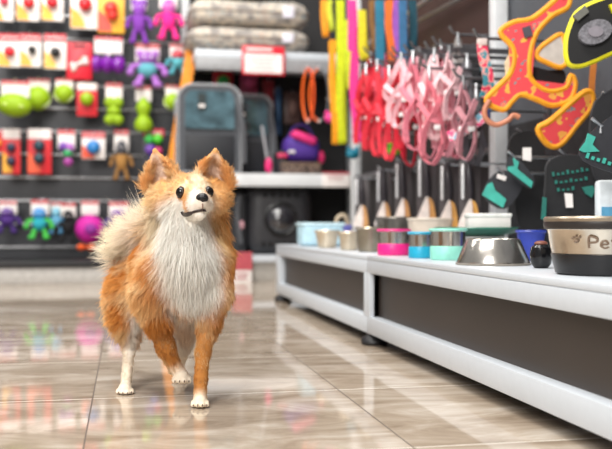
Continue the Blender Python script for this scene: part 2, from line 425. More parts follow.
# --- row one
carded_balls(-8, -14, 13, 21, 'white card with orange corner at the top row left end', [(.1, .45, .22, '#d23a55')], accent='#f29a1e')
carded_balls(17, -14, 39, 21, 'red and yellow carded ball, first full card of the top row', [(.05, .5, .26, '#d92b33')], accent='#f4a51d')
carded_balls(42, -14, 63, 21, 'red ball on white card, second full card of the top row', [(.0, .5, .27, '#d4212f')], accent='#f5b32a')
carded_balls(71, -14, 97, 29, 'large white and orange card with red ball above the red bone pack', [(.05, .45, .26, '#d5232e')], accent='#f4a522')
carded_balls(98, -12, 124, 33, 'large red and yellow card with a red bone above the purple roller', [(.0, .48, .27, '#dc3a2f'), (.05, .62, .22, '#dc3a2f')], base='#f0b43a', accent='#d8402c')
def plush(name, x0, y0, x1, y1, label, cbody, chead, climb, cardh=.3, ears=False, cat='plush toy', base='#efe8e4', head='#c8182e', Y=YT):
    t, k = toy_root(name, x0, y0, x1, label, cat, Y); w = (x1-x0)*k; h = (y1-y0)*k
    card(t, w*.62, h*cardh, base, head)
    top = -h*cardh*.55
    H = h*(1-cardh*.55)
    MB().ell((0, -.03, top-H*.18), (w*.24, w*.2, H*.2)).build('head', M(chead, .9, bump=.6), t)
    MB().ell((0, -.028, top-H*.5), (w*.25, w*.2, H*.24)).build('body', M(cbody, .9, bump=.6), t)
    lm = M(climb, .9, bump=.6)
    for sg in (-1, 1):
        MB().tube(smoothpath([(sg*w*.16, -.028, top-H*.38), (sg*w*.36, -.034, top-H*.42), (sg*w*.44, -.04, top-H*.58)]), w*.075, 8).ell((sg*w*.44, -.04, top-H*.6), w*.095).build('arm', lm, t)
        MB().tube(smoothpath([(sg*w*.12, -.028, top-H*.66), (sg*w*.2, -.034, top-H*.8), (sg*w*.22, -.04, top-H*.93)]), w*.085, 8).ell((sg*w*.25, -.045, top-H*.94), (w*.13, w*.12, w*.09)).build('leg', lm, t)
        if ears: MB().ell((sg*w*.2, -.03, top-H*.04), (w*.09, w*.05, H*.1)).build('ear', lm, t)
    for sg in (-1, 1): MB().ell((sg*w*.09, -.03-w*.185, top-H*.15), w*.032).build('eye', M('#f4f0ee', .3), t)
    return t
plush('plush_monkey', 126, -8, 152, 46, 'purple plush monkey with long dangling legs in the top row', '#7d3aa6', '#8d4ab8', '#7a38a2', .34, True)
plush('plush_toy', 154, -8, 183, 42, 'hot pink plush toy beside the perforated white post', '#e8278f', '#c75bb0', '#ee2d8c', .34)
# --- row two
carded_balls(-2, 34, 20, 67, 'white card with red ball at second row left end', [(.05, .55, .24, '#dc2433')], accent='#f2b12e')
carded_balls(20.5, 34, 41, 67, 'white card with small black ball, left of the other black ball card', [(.08, .5, .2, '#1a1a1e')], accent='#f0a52a')
carded_balls(44.5, 34, 66, 69, 'white card with black ball just left of the red bone pack', [(.02, .55, .24, '#141418')], accent='#f3b843')
def bone_pack():
    t, k = toy_root('bone_pack', 67, 43, 92, 'red hanging pack printed with a white bone', 'pet toy'); w = 25*k; h = 37*k
    MB().rbox((0, 0, -h/2), (w, .025, h), .006).build('pack', M('#d3182f', .35), t)
    MB().rbox((-.0, -.014, -h*.1), (w*.5, .003, h*.1)).build('header', M('#7b1a26', .5), t)
    m = MB(); r = w*.1
    m.tube([(-w*.22, -.018, -h*.66), (w*.22, -.018, -h*.5)], r*.8, 10)
    for x, z in ((-.26, .62), (-.22, .72), (.26, .54), (.22, .44)): m.ell((x*w, -.018, -z*h), r*1.1)
    m.build('bone', M('#e8dcd8', .5), t)
    MB().prism([(0, -h*.44), (w*.3, -h*.36), (w*.36, -h*.5), (w*.1, -h*.52)], -.0155, -.013).build('green_leaf', M('#3a8a44', .5), t)
bone_pack()
def roller():
    t, k = toy_root('rubber_roller', 93, 37, 124, 'glossy purple rubber roller toy under a white card', 'pet toy'); w = 32*k; h = 40*k
    card(t, w*.86, h*.42)
    z = -h*.72; m = MB()
    prof = [(.02, 0), (.032, .004), (.036, .02), (.03, .03), (.022, .036), (.034, .046), (.037, .058), (.03, .07), (.022, .075), (.034, .084), (.037, .098), (.03, .112), (.02, .118)]
    for i in range(1): pass
    pr = [(r*h*.22/.037, (zz-.059)/.118*w) for r, zz in prof]
    mm = MB().lathe(pr, 20); R = Matrix.Rotation(PI/2, 4, 'Y'); R = Matrix.Translation((0, -.035, z)) @ R
    mm.v = [tuple(R @ Vector(q)) for q in mm.v]; mm.build('roller', M('#7a1f9e', .25), t)
    MB().tube([(0, -.02, -h*.4), (0, -.03, -h*.55)], .004).build('tie', PAPER, t)
roller()
plush('plush_octopus', 128, 44, 167, 88, 'teal and lilac plush octopus in the second row', '#5fa7b5', '#9a62b5', '#a86cc0', .4, True, base='#efe3e2')
plush('plush_toy', 165, 44, 190, 76, 'teal and red plush toy half behind the white post', '#5aa9b3', '#d03b4c', '#4f9aa8', .42)
# --- row three (yellow green)
LIME = '#93b60c'
def hung_ball(x0, y0, x1, cy0, cy1, y1, label, shape, cat='pet toy', name='squeaky_toy', col=LIME, Y=YT):
    t, k = toy_root(name, x0, y0, x1, label, cat, Y); w = (x1-x0)*k
    card(t, w*.82, (cy0-y0)*k+.012)
    z0 = -(cy0-y0)*k; z1 = -(y1-y0)*k; h = z0-z1; m = M(col, .6, bump=.3, var=.15)
    if shape == 'rugby':
        MB().ell((0, -.045, (z0+z1)/2), (w*.52, h*.5, h*.5), 24, 16, Matrix.Rotation(.12, 4, 'Y')).build('ball', m, t)
        MB().tube([(-w*.3, -.045-h*.44, (z0+z1)/2), (w*.3, -.045-h*.44, (z0+z1)/2-.01)], .003).build('seam', M('#e6f0a0', .6), t)
    elif shape == 'ball':
        MB().ell((0, -.04, (z0+z1)/2), h*.52, 24, 16).build('ball', m, t)
        rr = h*.525; MB().tube([(rr*math.cos(q), -.04-rr*abs(.5*math.sin(2*q)), (z0+z1)/2+rr*math.sin(q)*.9) for q in [2*PI*j/30 for j in range(30)]], .0022, 6, True).build('seam', M('#e9f3b4', .6), t)
    elif shape == 'bone':
        b = MB(); b.tube([(0, -.03, z0-h*.15), (0, -.03, z1+h*.15)], w*.22, 12)
        for z in (z0-h*.17, z1+h*.17):
            for sg in (-1, 1): b.ell((sg*w*.2, -.03, z), w*.27)
        b.ell((0, -.03, (z0+z1)/2), (w*.36, w*.3, h*.18)); b.build('body', m, t)
    elif shape == 'pin':
        pr = [(.004, 0), (.35, .03), (.46, .12), (.48, .22), (.40, .36), (.26, .46), (.30, .56), (.40, .66), (.38, .78), (.24, .9), (.12, 1.0)]
        b = MB().lathe([(r*w, zz*h) for r, zz in pr], 20, (0, -.035, z1)); b.build('body', m, t)
    MB().tube([(0, -.004, z0+.01), (0, -.03, z0-.01)], .003, 6).build('tie', PAPER, t)
    return t
hung_ball(-1, 81, 32, 95, 0, 118, 'big yellow-green rugby ball toy hanging at third row left end', 'rugby', name='rugby_ball', Y=4.27)
hung_ball(26, 79, 52, 88, 0, 111, 'yellow-green felt ball just right of the rugby ball', 'ball', name='felt_ball', Y=4.36)
hung_ball(54, 79, 75, 86, 0, 104, 'smaller yellow-green ball left of the red boxed ball', 'ball', name='felt_ball')
carded_balls(77, 83, 97, 116, 'red card holding a yellow-green tennis ball', [(.0, .5, .33, LIME)], base='#d4222f', head='#e9dcd8', name='boxed_ball')
hung_ball(104, 83, 124, 99, 0, 125, 'yellow-green knobbly bone toy hanging under a white card', 'bone', name='rubber_bone')
hung_ball(134, 86, 153, 99, 0, 133, 'yellow-green bowling pin toy under a red topped card', 'pin', name='squeaky_pin')
hung_ball(164, 85, 180, 95, 0, 111, 'small yellow-green ball hanging next to the orange strap', 'ball', name='felt_ball')
# --- row four
carded_balls(-8, 130, 3, 152, 'narrow orange toy card cut off at fourth row left end', [(.1, .6, .3, '#f0a01d')], base='#d92c34')
carded_balls(3, 129, 20, 174, 'narrow red card with two dark blue balls', [(.0, .42, .28, '#2b2d45'), (0, .72, .28, '#2b2d45')], base='#d92c34', head='#eee3e0', accent='#f3b02a')
carded_balls(28, 129, 51, 174, 'wide red card with two dark teal balls', [(.0, .38, .25, '#1e3c4a'), (0, .66, .24, '#1e3c4a')], base='#d3222e', head='#efe6e3', accent='#e8562a')
def string_toy():
    t, k = toy_root('string_of_balls', 58, 130, 75, 'white card with purple, green and pink balls in a chain', 'pet toy'); w = 17*k; h = 38*k
    card(t, w, h*.5)
    for fx, fz, c in ((-.15, .45, '#7d4db0'), (.1, .62, '#3fae6a'), (.12, .85, '#a8479c'), (.2, .48, '#b06ac0')):
        MB().ell((fx*w, -.025, -h*fz), w*.27).build('ball', M(c, .4), t)
    MB().tube(smoothpath([(-.02, -.02, -h*.4), (.0, -.02, -h*.6), (.005, -.02, -h*.85)]), .003).build('string', PAPER, t)
string_toy()
carded_balls(82, 132, 105, 159, 'white card with one bright blue ball in the fourth row', [(.0, .58, .3, '#2f7fc4')], accent='#e6502d')
plush('plush_fox', 110, 130, 133, 181, 'brown and grey plush animal hanging under a red card', '#a5783f', '#4a4a50', '#8a6334', .42)
carded_balls(143, 129, 164, 164, 'purple, green and blue ball trio behind the dog ear', [(-.2, .3, .24, '#3fb84f'), (.2, .3, .24, '#53c22c'), (-.15, .6, .26, '#6a3fa0'), (.2, .65, .22, '#c2356b'), (.05, .85, .22, '#2f5fc0')], base='#3a3a44', head='#c8182e', name='ball_trio')
# --- row five
plush('plush_toy', -6, 201, 22, 233, 'dark purple plush toy at the bottom row left end', '#4a2b78', '#5c358c', '#3e2468', .42)
plush('plush_toy', 26, 200, 54, 239, 'turquoise plush toy with green feet in the bottom row', '#2aa7b8', '#3d8fd0', '#46b84a', .4)
plush('plush_toy', 47, 202, 66, 234, 'pale blue plush toy squeezed between turquoise and black plushes', '#6fb3d6', '#7fc4dd', '#5f9fca', .35, Y=4.38)
plush('plush_toy', 57, 203, 80, 243, 'black plush toy left of the magenta ball', '#141417', '#1a1a1f', '#101013', .36)
def magenta_ball():
    t, k = toy_root('plush_ball', 76, 201, 104, 'big magenta plush ball with orange feet in bottom row', 'plush toy'); w = 28*k; h = 50*k
    card(t, w*.62, h*.28)
    MB().ell((0, -.05, -h*.56), (w*.5, w*.4, w*.5), 24, 16).build('body', M('#c9209c', .7, bump=.4), t)
    MB().ell((w*.05, -.05-w*.36, -h*.56), (w*.22, w*.1, w*.2)).build('face', M('#8f2a92', .7), t)
    for x in (-.28, .05): MB().ell((x*w, -.06, -h*.92), (w*.17, w*.15, w*.12)).build('foot', M('#e0581e', .7), t)
magenta_ball()
plush('plush_toy', 103, 202, 135, 236, 'violet plush toy under a wide red card beside the dog', '#5a3a8a', '#7a4a9c', '#4e3380', .45)
# --- carrier bay back wall cards
def back_card(x0, y0, x1, y1, label, base, ball, Y=4.36):
    t, k = toy_root('carded_toy', x0, y0, x1, label, 'pet toy', Y, 'small toys hanging behind the carriers'); w = (x1-x0)*k; h = (y1-y0)*k
    card(t, w, h, base, None)
    MB().ell((0, -.02, -h*.5), (w*.3, .016, h*.28)).build('toy', M(ball, .5), t)
back_card(213, 71, 233, 93, 'red carded toy with green centre above the first grey carrier', '#cf2a35', '#3fb552')
back_card(240, 74, 258, 94, 'pink toy hanging above the second grey carrier', '#b03a64', '#e0588c')
back_card(262, 80, 274, 110, 'dark red packet behind the second grey carrier', '#8e2730', '#b03440')
back_card(275, 88, 281, 135, 'slim blue packet hanging right of the grey carriers', '#3f648f', '#5a86b5')
back_card(284, 92, 300, 124, 'brown packet in the shade behind the orange hoops', '#5e4642', '#7c5d55')
# orange strap in front of the post
def orange_strap():
    a = at_y(191, 58, 4.2); b = at_y(172, 168, 4.2); c = at_y(166, 205, 4.2)
    t = thing('orange_leash', 'wide orange webbing leash hanging at a slant past the white post', 'leash', a)
    pth = smoothpath([Vector((0, .1, .03)), Vector((0, .0, .02)), b-a, c-a], 8)
    MB().ribbon(pth, (1, 0, .2), .05, .004).build('webbing', M('#f5951b', .5), t)
    MB().rbox((0, .1, .03), (.03, .02, .03), .004).build('clip', CHROME, t)
orange_strap()
# two hoop collars hanging from the upper shelf
def hoop(px, wpx, label, c1, c2):
    p = at_y(px, 69, YF-.02); k = depth(p)/F; R = 26*k
    t = thing('hoop_collar', label, 'collar', p, 0, 'hoop collars under the upper shelf')
    rx = wpx*k/2
    pts = [(rx*math.sin(q), -.03*math.sin(q), -R+R*math.cos(q)) for q in [2*PI*j/40 for j in range(41)]]
    MB().ribbon(pts[:22], (0, 1, 0), .014, .006).build('band', M(c2, .5), t)
    MB().ribbon(pts[20:], (0, 1, 0), .018, .007).build('band', M(c1, .4), t)
    MB().rbox((0, 0, -2*R), (.012, .02, .014), .003).build('buckle', M('#d8d0cc', .4), t)
    MB().tube([(0, 0, -.002), (0, .0, .022)], .002).build('hanger', CHROME, t)
hoop(308, 9, 'narrow neon orange hoop collar, left of the pair under the shelf', '#ff6a21', '#ff5a1e')
hoop(319, 17, 'wide orange and grey hoop collar, right of the pair under the shelf', '#ff6a21', '#6d6f74')

# ================================================================== RIGHT GONDOLA
XP = .95
g = thing('wall_gondola', 'dark panelled gondola with white post along the right aisle', 'display wall', (0, 0, 0))
MB().rbox((XP+.015, 2.87, .95), (.03, 1.46, 1.9)).build('back_panel', M('#3a231e', .7, var=.1, scale=6), g)
MB().rbox((XP+.015, 1.22, .95), (.03, 1.84, 1.9)).build('back_panel', M('#4c4f55', .6, var=.06, scale=6), g)
MB().rbox((XP-.001, 2.87, .37), (.008, 1.42, .74)).build('lower_panel', M('#1d1a1b', .7), g)
MB().rbox((XP-.001, 1.22, .25), (.008, 1.80, .50)).build('lower_panel', M('#1d1d20', .7), g)
for y in (2.14, 3.58): MB().rbox((XP-.022, y, .93), (.036, .038, 1.86), .003).build('post', WHITEM, g)
MB().rbox((XP-.025, 2.86, .445), (.02, 1.4, .018), .003).build('crossbar', M('#77777a', .35, .7), g)
MB().rbox((XP-.06, 2.86, .93), (.014, 1.4, .014), .003).build('crossbar', CHROME, g)
MB().tube([at_x(408, 27, .92), at_x(462, -2, .92), at_x(500, -24, .92)], .008, 8).build('diagonal_brace', M('#8d8480', .4, .6), g)

# ------------------------------------------------------------------ display benches
def bench(name, y0, y1, label):
    X0, X1, ZB, ZT = .5, .92, .024, .188
    L = y1-y0; t = thing(name, label, 'display bench', (X0, y0, 0), 0, 'low display benches')
    MB().rbox(((X1-X0)/2, L/2, ZT-.005), (X1-X0, L, .010), .002).build('top_board', WHITE, t)
    fr = MB()
    fr.rbox((.012, L/2, ZT-.0235), (.024, L, .027), .002).rbox((.012, L/2, ZB+.018), (.024, L, .036), .002)
    for y in (.012 if y0 > 1.5 else .024, L-(.03 if y0 > 1.5 else .011)): fr.rbox((.012, y, (ZT+ZB)/2-.004), (.0236, .022 if y0 < 1.5 or y < .1 else .06, ZT-ZB-.02), .002)
    fr.rbox(((X1-X0)/2, .012, ZB+.07), (X1-X0-.02, .02, .135)).rbox(((X1-X0)/2, L-.012, ZB+.07), (X1-X0-.02, .02, .135))
    fr.build('frame', WHITE, t)
    MB().rbox((.026, L/2, (ZT+ZB)/2), (.01, L-.03, ZT-ZB-.05)).build('inset_panel', M('#352e2a', .45, var=.1, scale=5), t)
    for x in (.016, X1-X0-.05):
        for y in ((.3, L-.045) if y0 > 1.5 else (.045, L-.004)): MB().lathe([(.027, 0), (.029, .006), (.026, .014), (.017, .02), (.013, .03)], 16, (x if y != .3 else max(x, .12), y, 0)).build('foot', BLACK, t)
    return t
bench('display_bench', 1.8405, 3.0, 'far white low bench with dark inset carrying small bowls')
bench('display_bench', .70, 1.838, 'near white low bench with dark inset carrying the steel bowls')
ZB = .188
def on_bench(px, X):
    d = ray(px, 240); k = X/d.x; return Vector((X, d.y*k, ZB+.0005))
def bowl_prof(r0, r1, h, th=.0025):
    return [(r0*.9, 0), (r0, .002), (r0*.6+r1*.4, h*.45), (r1, h*.93), (r1+.003, h*.97), (r1+.002, h), (r1-th, h*.98), (r0*.6+r1*.4-th, h*.45), (r0-th*1.5, .006), (.001, .005)]
def based_bowl(px, wpx, ht, X, col, label, name='pet_bowl'):
    p = on_bench(px, X); r = wpx/2*depth(p)/F; h = ht*depth(p)/F
    t = thing(name, label, 'pet bowl', p, 0, 'pet bowls on the low benches')
    MB().lathe(bowl_prof(r*.92, r*.97, h), 36).build('bowl', STEEL, t)
    MB().lathe([(r*.97, -.0), (r*1.0, .003), (r*1.0, h*.42), (r*.96, h*.46), (r*.93, h*.4), (r*.9, .001)], 36).build('rubber_base', M(col, .4), t)
    MB().tube([(r*.985*math.cos(q), r*.985*math.sin(q), h*.99) for q in [2*PI*j/36 for j in range(36)]], .003, 6, True).build('rim', M(col, .4) if name == 'rimmed_bowl' else STEEL, t)
    return t
def plain_bowl(px, w0, w1, ht, X, label, mat=STEEL, name='pet_bowl', rimmat=None, group='pet bowls on the low benches'):
    p = on_bench(px, X); k = depth(p)/F; r0 = w0/2*k; r1 = w1/2*k; h = ht*k
    t = thing(name, label, 'pet bowl', p, 0, group)
    MB().lathe(bowl_prof(r0, r1, h), 36).build('bowl', mat, t)
    MB().tube([(r1*math.cos(q), r1*math.sin(q), h*.985) for q in [2*PI*j/36 for j in range(36)]], .0028, 6, True).build('rim', rimmat or mat, t)
    return t
# far bench
p = on_bench(320, .59); k = depth(p)/F
t = thing('feeding_tub', 'pale blue plastic tub at the far end of the far bench', 'pet bowl', p, 0, 'pet bowls on the low benches')
MB().rbox((0, 0, .036), (42*k, 32*k, .07), .014, 4).build('tub', M('#b9dcea', .35), t)
MB().rbox((0, 0, .067), (44*k, 34*k, .01), .004, 2).build('rim', M('#c9e6f0', .35), t)
CREAM = M('#d3c6b0', .3, .7, var=.1)
plain_bowl(327, 18, 24, 17, .56, 'small champagne steel cup in front of the pale blue tub', CREAM)
plain_bowl(349, 17, 21, 18, .56, 'small champagne steel cup right of the matching cup', CREAM)
plain_bowl(370, 24, 27, 24, .575, 'tall brushed steel cup at the near end of the far bench', M('#a59c8c', .3, .9, var=.1))
t = plain_bowl(343, 15, 18, 20, .68, 'lilac plastic bowl hidden behind the two champagne cups', M('#7f7fd0', .4))
p = on_bench(335, .69)
t = thing('beige_scoop', 'beige food scoop standing behind the champagne cups', 'scoop', p)
MB().rbox((0, 0, .03), (.05, .05, .06), .01).build('scoop_bowl', M('#a59a8b', .5), t)
MB().tube(smoothpath([(.0, 0, .05), (.01, 0, .09), (.035, 0, .095), (.045, 0, .06)]), .007).build('handle', M('#b7a78f', .5), t)
# near bench
based_bowl(394, 33, 25, .56, '#e52384', 'steel bowl with hot pink rubber base', name='rimmed_bowl')
based_bowl(421, 25, 25, .56, '#1fa3c6', 'steel bowl with bright blue rubber base', name='rimmed_bowl')
based_bowl(448, 36, 30, .58, '#8fd8c6', 'steel bowl with mint green rubber base', name='rimmed_bowl')
plain_bowl(396, 36, 40, 32, .70, 'dark steel bowl behind the pink based bowl', M('#6d6862', .3, .9))
plain_bowl(430, 40, 44, 33, .72, 'pale cream bowl behind the blue based bowl', M('#cfc3b4', .4))
# non tip feeder
p = on_bench(493, .578); k = depth(p)/F
t = thing('non_tip_bowl', 'low steel dog bowl with flared skirt at the bench edge', 'pet bowl', p, 0, 'pet bowls on the low benches')
MB().lathe([(36*k, 0), (36.5*k, .002), (36*k, .005), (27*k, .039), (25.5*k, .041), (24*k, .039), (21*k, .012), (.001, .01)], 48).build('bowl', STEEL, t)
MB().lathe([(35*k, -.0003), (37*k, .0), (37*k, .003), (35*k, .0035)], 48).build('foot_ring', M('#8c857c', .5), t)
# green plate on a steel bowl, white box on top
p = on_bench(476, .70); k = depth(p)/F
t = thing('pet_bowl', 'round steel bowl under the dark green plate', 'pet bowl', p, 0, 'pet bowls on the low benches')
MB().lathe(bowl_prof(.04, .055, .042), 36).build('bowl', STEEL, t)
MB().tube([(.055*math.cos(q), .055*math.sin(q), .041) for q in [2*PI*j/36 for j in range(36)]], .0028, 6, True).build('rim', STEEL, t)
t = thing('feeding_plate', 'dark green plate lying on a steel bowl under the white box', 'plate', p+Vector((0, 0, .0438)))
MB().lathe([(.06, 0), (.078, .004), (.084, .011), (.084, .014), (.078, .012), (.001, .007)], 48).build('plate', M('#27604f', .3), t)
MB().tube([(.083*math.cos(q), .083*math.sin(q), .0135) for q in [2*PI*j/48 for j in range(48)]], .0022, 6, True).build('rim', M('#2f7560', .3), t)
t = thing('white_carton', 'small white box resting on the dark green plate', 'box', p+Vector((.025, .0, .0518)), -.25)
MB().rbox((0, 0, .0165), (.085, .06, .03), .003).build('carton', PAPER, t)
MB().rbox((0, 0, .031), (.088, .063, .008), .002).build('lid', M('#f6f3f0', .5), t)
plain_bowl(531, 20, 28, 29, .72, 'cobalt blue bowl between the white box and big bowl', M('#2d3f9f', .35))
p = on_bench(541, .60); k = depth(p)/F
t = thing('dark_jar', 'small round black jar between flared and lettered bowls', 'jar', p)
MB().lathe([(.010, 0), (.0145, .006), (.0165, .018), (.0145, .03), (.010, .034), (.001, .034)], 28).build('jar', BLACKG, t)
MB().ell((0, 0, .036), (.010, .010, .004)).build('lid', M('#7a4a3c', .4), t)
# big lettered bowl
p = on_bench(603, .60); k = depth(p)/F
RB = 58*k
t = thing('lettered_bowl', 'large steel dog bowl with black lettering, dark rim and black base', 'pet bowl', p, 0, 'pet bowls on the low benches')
MB().lathe([(RB*.8, .026), (RB*.86, .027), (RB*.93, .056), (RB*.955, .058), (RB*.9, .055), (RB*.8, .034), (.001, .03)], 56).build('bowl', M('#cfc4b4', .25, 1., var=.04), t)
MB().lathe([(RB*.74, 0), (RB*.8, .002), (RB*.875, .026), (RB*.82, .0285), (.001, .027)], 56).build('base', M('#161517', .3), t)
MB().lathe([(RB*.92, .057), (RB*.98, .058), (RB*1.0, .063), (RB*.99, .067), (RB*.93, .068), (RB*.9, .064)], 56).build('dark_band', M('#2a2523', .4), t)
MB().lathe([(RB*.93, .067), (RB*.99, .0672), (RB*1.0, .071), (RB*.97, .0735), (RB*.92, .072)], 56).build('rim', M('#a39685', .3, .8), t)
def on_bowl(s, z):            # s metres along the front, z height
    f = (z-.027)/(.056-.027); R = RB*(.86+.07*f)+.0006
    a0 = -PI/2-.58; th = a0+s/R
    return (R*math.cos(th), R*math.sin(th), z)
def stroke(m, pts, r=.0016): m.tube([on_bowl(*q) for q in smoothpath([(a, b, 0) for a, b in pts], 5) for q in [(q.x, q.y)]], r, 6)
LETM = M('#7c6654', .5); o = -.012
def mark(name, strokes, dots=()):
    m = MB()
    for q in strokes: stroke(m, q)
    for dx, dz, r in dots: m.ell(on_bowl(o+dx+.006, dz), r)
    m.v = [(x, y, .0415+(z-.041)*.7) for x, y, z in m.v]; m.build(name, LETM, t)
mark('letter', [[(o, .031), (o, .05), (o+.008, .049), (o+.010, .045), (o+.008, .041), (o, .040)]])
mark('letter', [[(o+.014, .037), (o+.022, .038), (o+.020, .043), (o+.015, .041), (o+.014, .035), (o+.018, .031), (o+.023, .033)]])
mark('letter', [[(o+.029, .05), (o+.029, .034), (o+.033, .031)], [(o+.026, .043), (o+.033, .043)]])
mark('paw_mark', [], ((-.022, .043, .0035), (-.027, .048, .002), (-.023, .051, .002), (-.018, .0495, .002)))

# ------------------------------------------------------------------ grooming brushes in clear packs on the cross bar
def brush(px, ytop, ybot, X, label, wood, w=.05):
    top = at_x(px, ytop, X); bot = at_x(px, ybot, X); h = top.z-bot.z
    t = thing('grooming_brush', label, 'brush', top, .0, 'packed grooming brushes above the bowls')
    t.rotation_euler = (0, 0, -A-.15)
    MB().rbox((0, .012, -h*.5), (w, .003, h), .001).build('backing_card', M('#4a4446', .45), t)
    MB().tube([(-.004, -.004, -h*.02), (-.003, -.008, -h*.2), (0, -.008, -h*.42), (0, -.006, -h*.6)], [.006, .009, .010, .007], 10).build('handle', M('#39353a', .25), t)
    MB().prism(smooth2([(w*.02, -h*.62), (w*.30, -h*.66), (w*.46, -h*.98), (w*.3, -h), (0, -h)], 3), -.018, .008).build('brush_head', M(wood, .5), t)
    MB().prism(smooth2([(w*.05, -h*.58), (w*.1, -h*.99), (-w*.2, -h), (-w*.56, -h*.98), (-w*.25, -h*.72)], 3), -.024, .006).build('bristle_pad', M('#e9dcd4', .7), t)
    MB().rbox((-w*.34, -.012, -h*.32), (.007, .006, h*.52), .002).build('painted_highlight', M('#dfe0e2', .08, coat=1.), t)  # pale strip painted as the highlight running down the clear pack
    q = hook(top+Vector((0, 0, -.008)), 'steel hook carrying the '+short(label), XP-X-.02); q.rotation_euler = (0, 0, -PI/2)
brush(362, 176, 226, .80, 'grooming brush with tan head, farthest of the row', '#d9a063')
brush(384, 168, 226, .80, 'grooming brush with pale tan head above the brushed steel cup', '#d0985c')
brush(403, 160, 226, .80, 'tall grooming brush with white pad above the pink based bowl', '#c98f55')
brush(427, 155, 227, .80, 'tall grooming brush with broad tan head above the blue based bowl', '#cc924f', .056)
brush(449, 162, 228, .80, 'grooming brush with orange tan head above the mint based bowl', '#d59a4c')
brush(470, 160, 228, .80, 'grooming brush with small orange head left of the white post', '#dba04a')

# ------------------------------------------------------------------ leashes
def leash(px, y1, X, strands, label, cat='leash', ytop=-40, group='leashes hanging on the gondola'):
    top = at_x(px, ytop, X); k = depth(top)/F
    t = thing('hanging_leash', label, cat, top, -A, group)
    for i, (dx, ya, yb, w, c) in enumerate(strands):
        za = -(ya-ytop)*k; zb = -(yb-ytop)*k; x = dx*k
        sw = random.uniform(-.006, .006)
        pth = smoothpath([(x, -.004*i, za), (x+sw, -.004*i-.004, za*.6+zb*.4), (x-sw, -.004*i-.006, za*.2+zb*.8), (x+w*k*.25, -.004*i, zb), (x+w*k*.35, .014, zb*.9+za*.1), (x+sw, .018, za)], 6)
        MB().ribbon(pth, (1, .2, 0), w*k, .0035).build('webbing', M(c, .55), t)
    MB().tube([(0, 0, .0), (0, 0, -.02)], .006).rbox((0, 0, -.03), (.016, .01, .025), .003).build('snap_hook', CHROME, t)
    q = hook(top+Vector((0, 0, .0)), 'steel hook carrying the '+short(label), XP-X-.004); q.rotation_euler = (0, 0, -PI/2)
    return t
leash(327, 0, .74, [(-3, 0, 36, 6, '#f59a1c'), (3, 0, 30, 5, '#c9d43a')], 'short orange and lime looped leash left of the neon yellow one')
leash(338, 0, .735, [(2, 0, 140, 8, '#d3e01c'), (-5, 40, 142, 6, '#f2a012')], 'long neon yellow leash with orange edge hanging lowest')
leash(352, 0, .75, [(0, 0, 60, 9, '#f03f9c'), (-4, 20, 88, 6, '#c9dc2a'), (3, 55, 140, 9, '#ef3b96')], 'hot pink and lime leash right of the neon yellow one')
leash(362, 0, .77, [(0, 10, 58, 8, '#e8d92c')], 'short yellow leash between pink and teal leashes')
leash(373, 0, .79, [(0, 0, 50, 5, '#8a6236')], 'thin brown leash left of the teal leash')
leash(380, 0, .77, [(0, 0, 92, 9, '#2e7f9e')], 'long teal leash right of the yellow leash')
leash(393, 0, .78, [(-3, 0, 62, 7, '#f0742a'), (4, 0, 66, 6, '#a45fc2')], 'orange and purple paired leash above the red harnesses')
leash(403, 0, .80, [(0, 0, 80, 8, '#3b6f9b')], 'steel blue leash right of the orange and purple pair')
leash(412, 0, .84, [(0, 0, 70, 8, '#174a5a')], 'dark petrol leash against the brown panel')
# low hanging bits under the leashes
def small_toy(px, py, X, r, col, label, name):
    p = at_x(px, py, X); k = depth(p)/F
    t = thing(name, label, 'pet toy', p)
    MB().ell((0, 0, 0), (r*k, r*k*.7, r*k*.75)).build('body', M(col, .5), t)
    MB().ell((-r*k*.6, -.004, r*k*.7), r*k*.35).ell((r*k*.6, -.004, r*k*.7), r*k*.35).build('ear', M(col, .5), t)
    MB().tube([(0, 0, r*k*.6), (0, 0, r*k*2.4+.004)], .002).build('loop', PAPER, t)
    q = hook(p+Vector((0, 0, r*k*2.4)), 'steel hook carrying the '+short(label), XP-X-.004); q.rotation_euler = (0, 0, -PI/2)
small_toy(353, 154, .88, 7, '#15809c', 'turquoise rubber toy hanging below the pink leash', 'rubber_toy')
small_toy(394, 150, .84, 7, '#7ed321', 'lime rubber toy hanging below the red harnesses', 'rubber_toy')
small_toy(331, 118, .86, 7, '#e2338a', 'pink rubber toy beside the orange edge of yellow leash', 'rubber_toy')

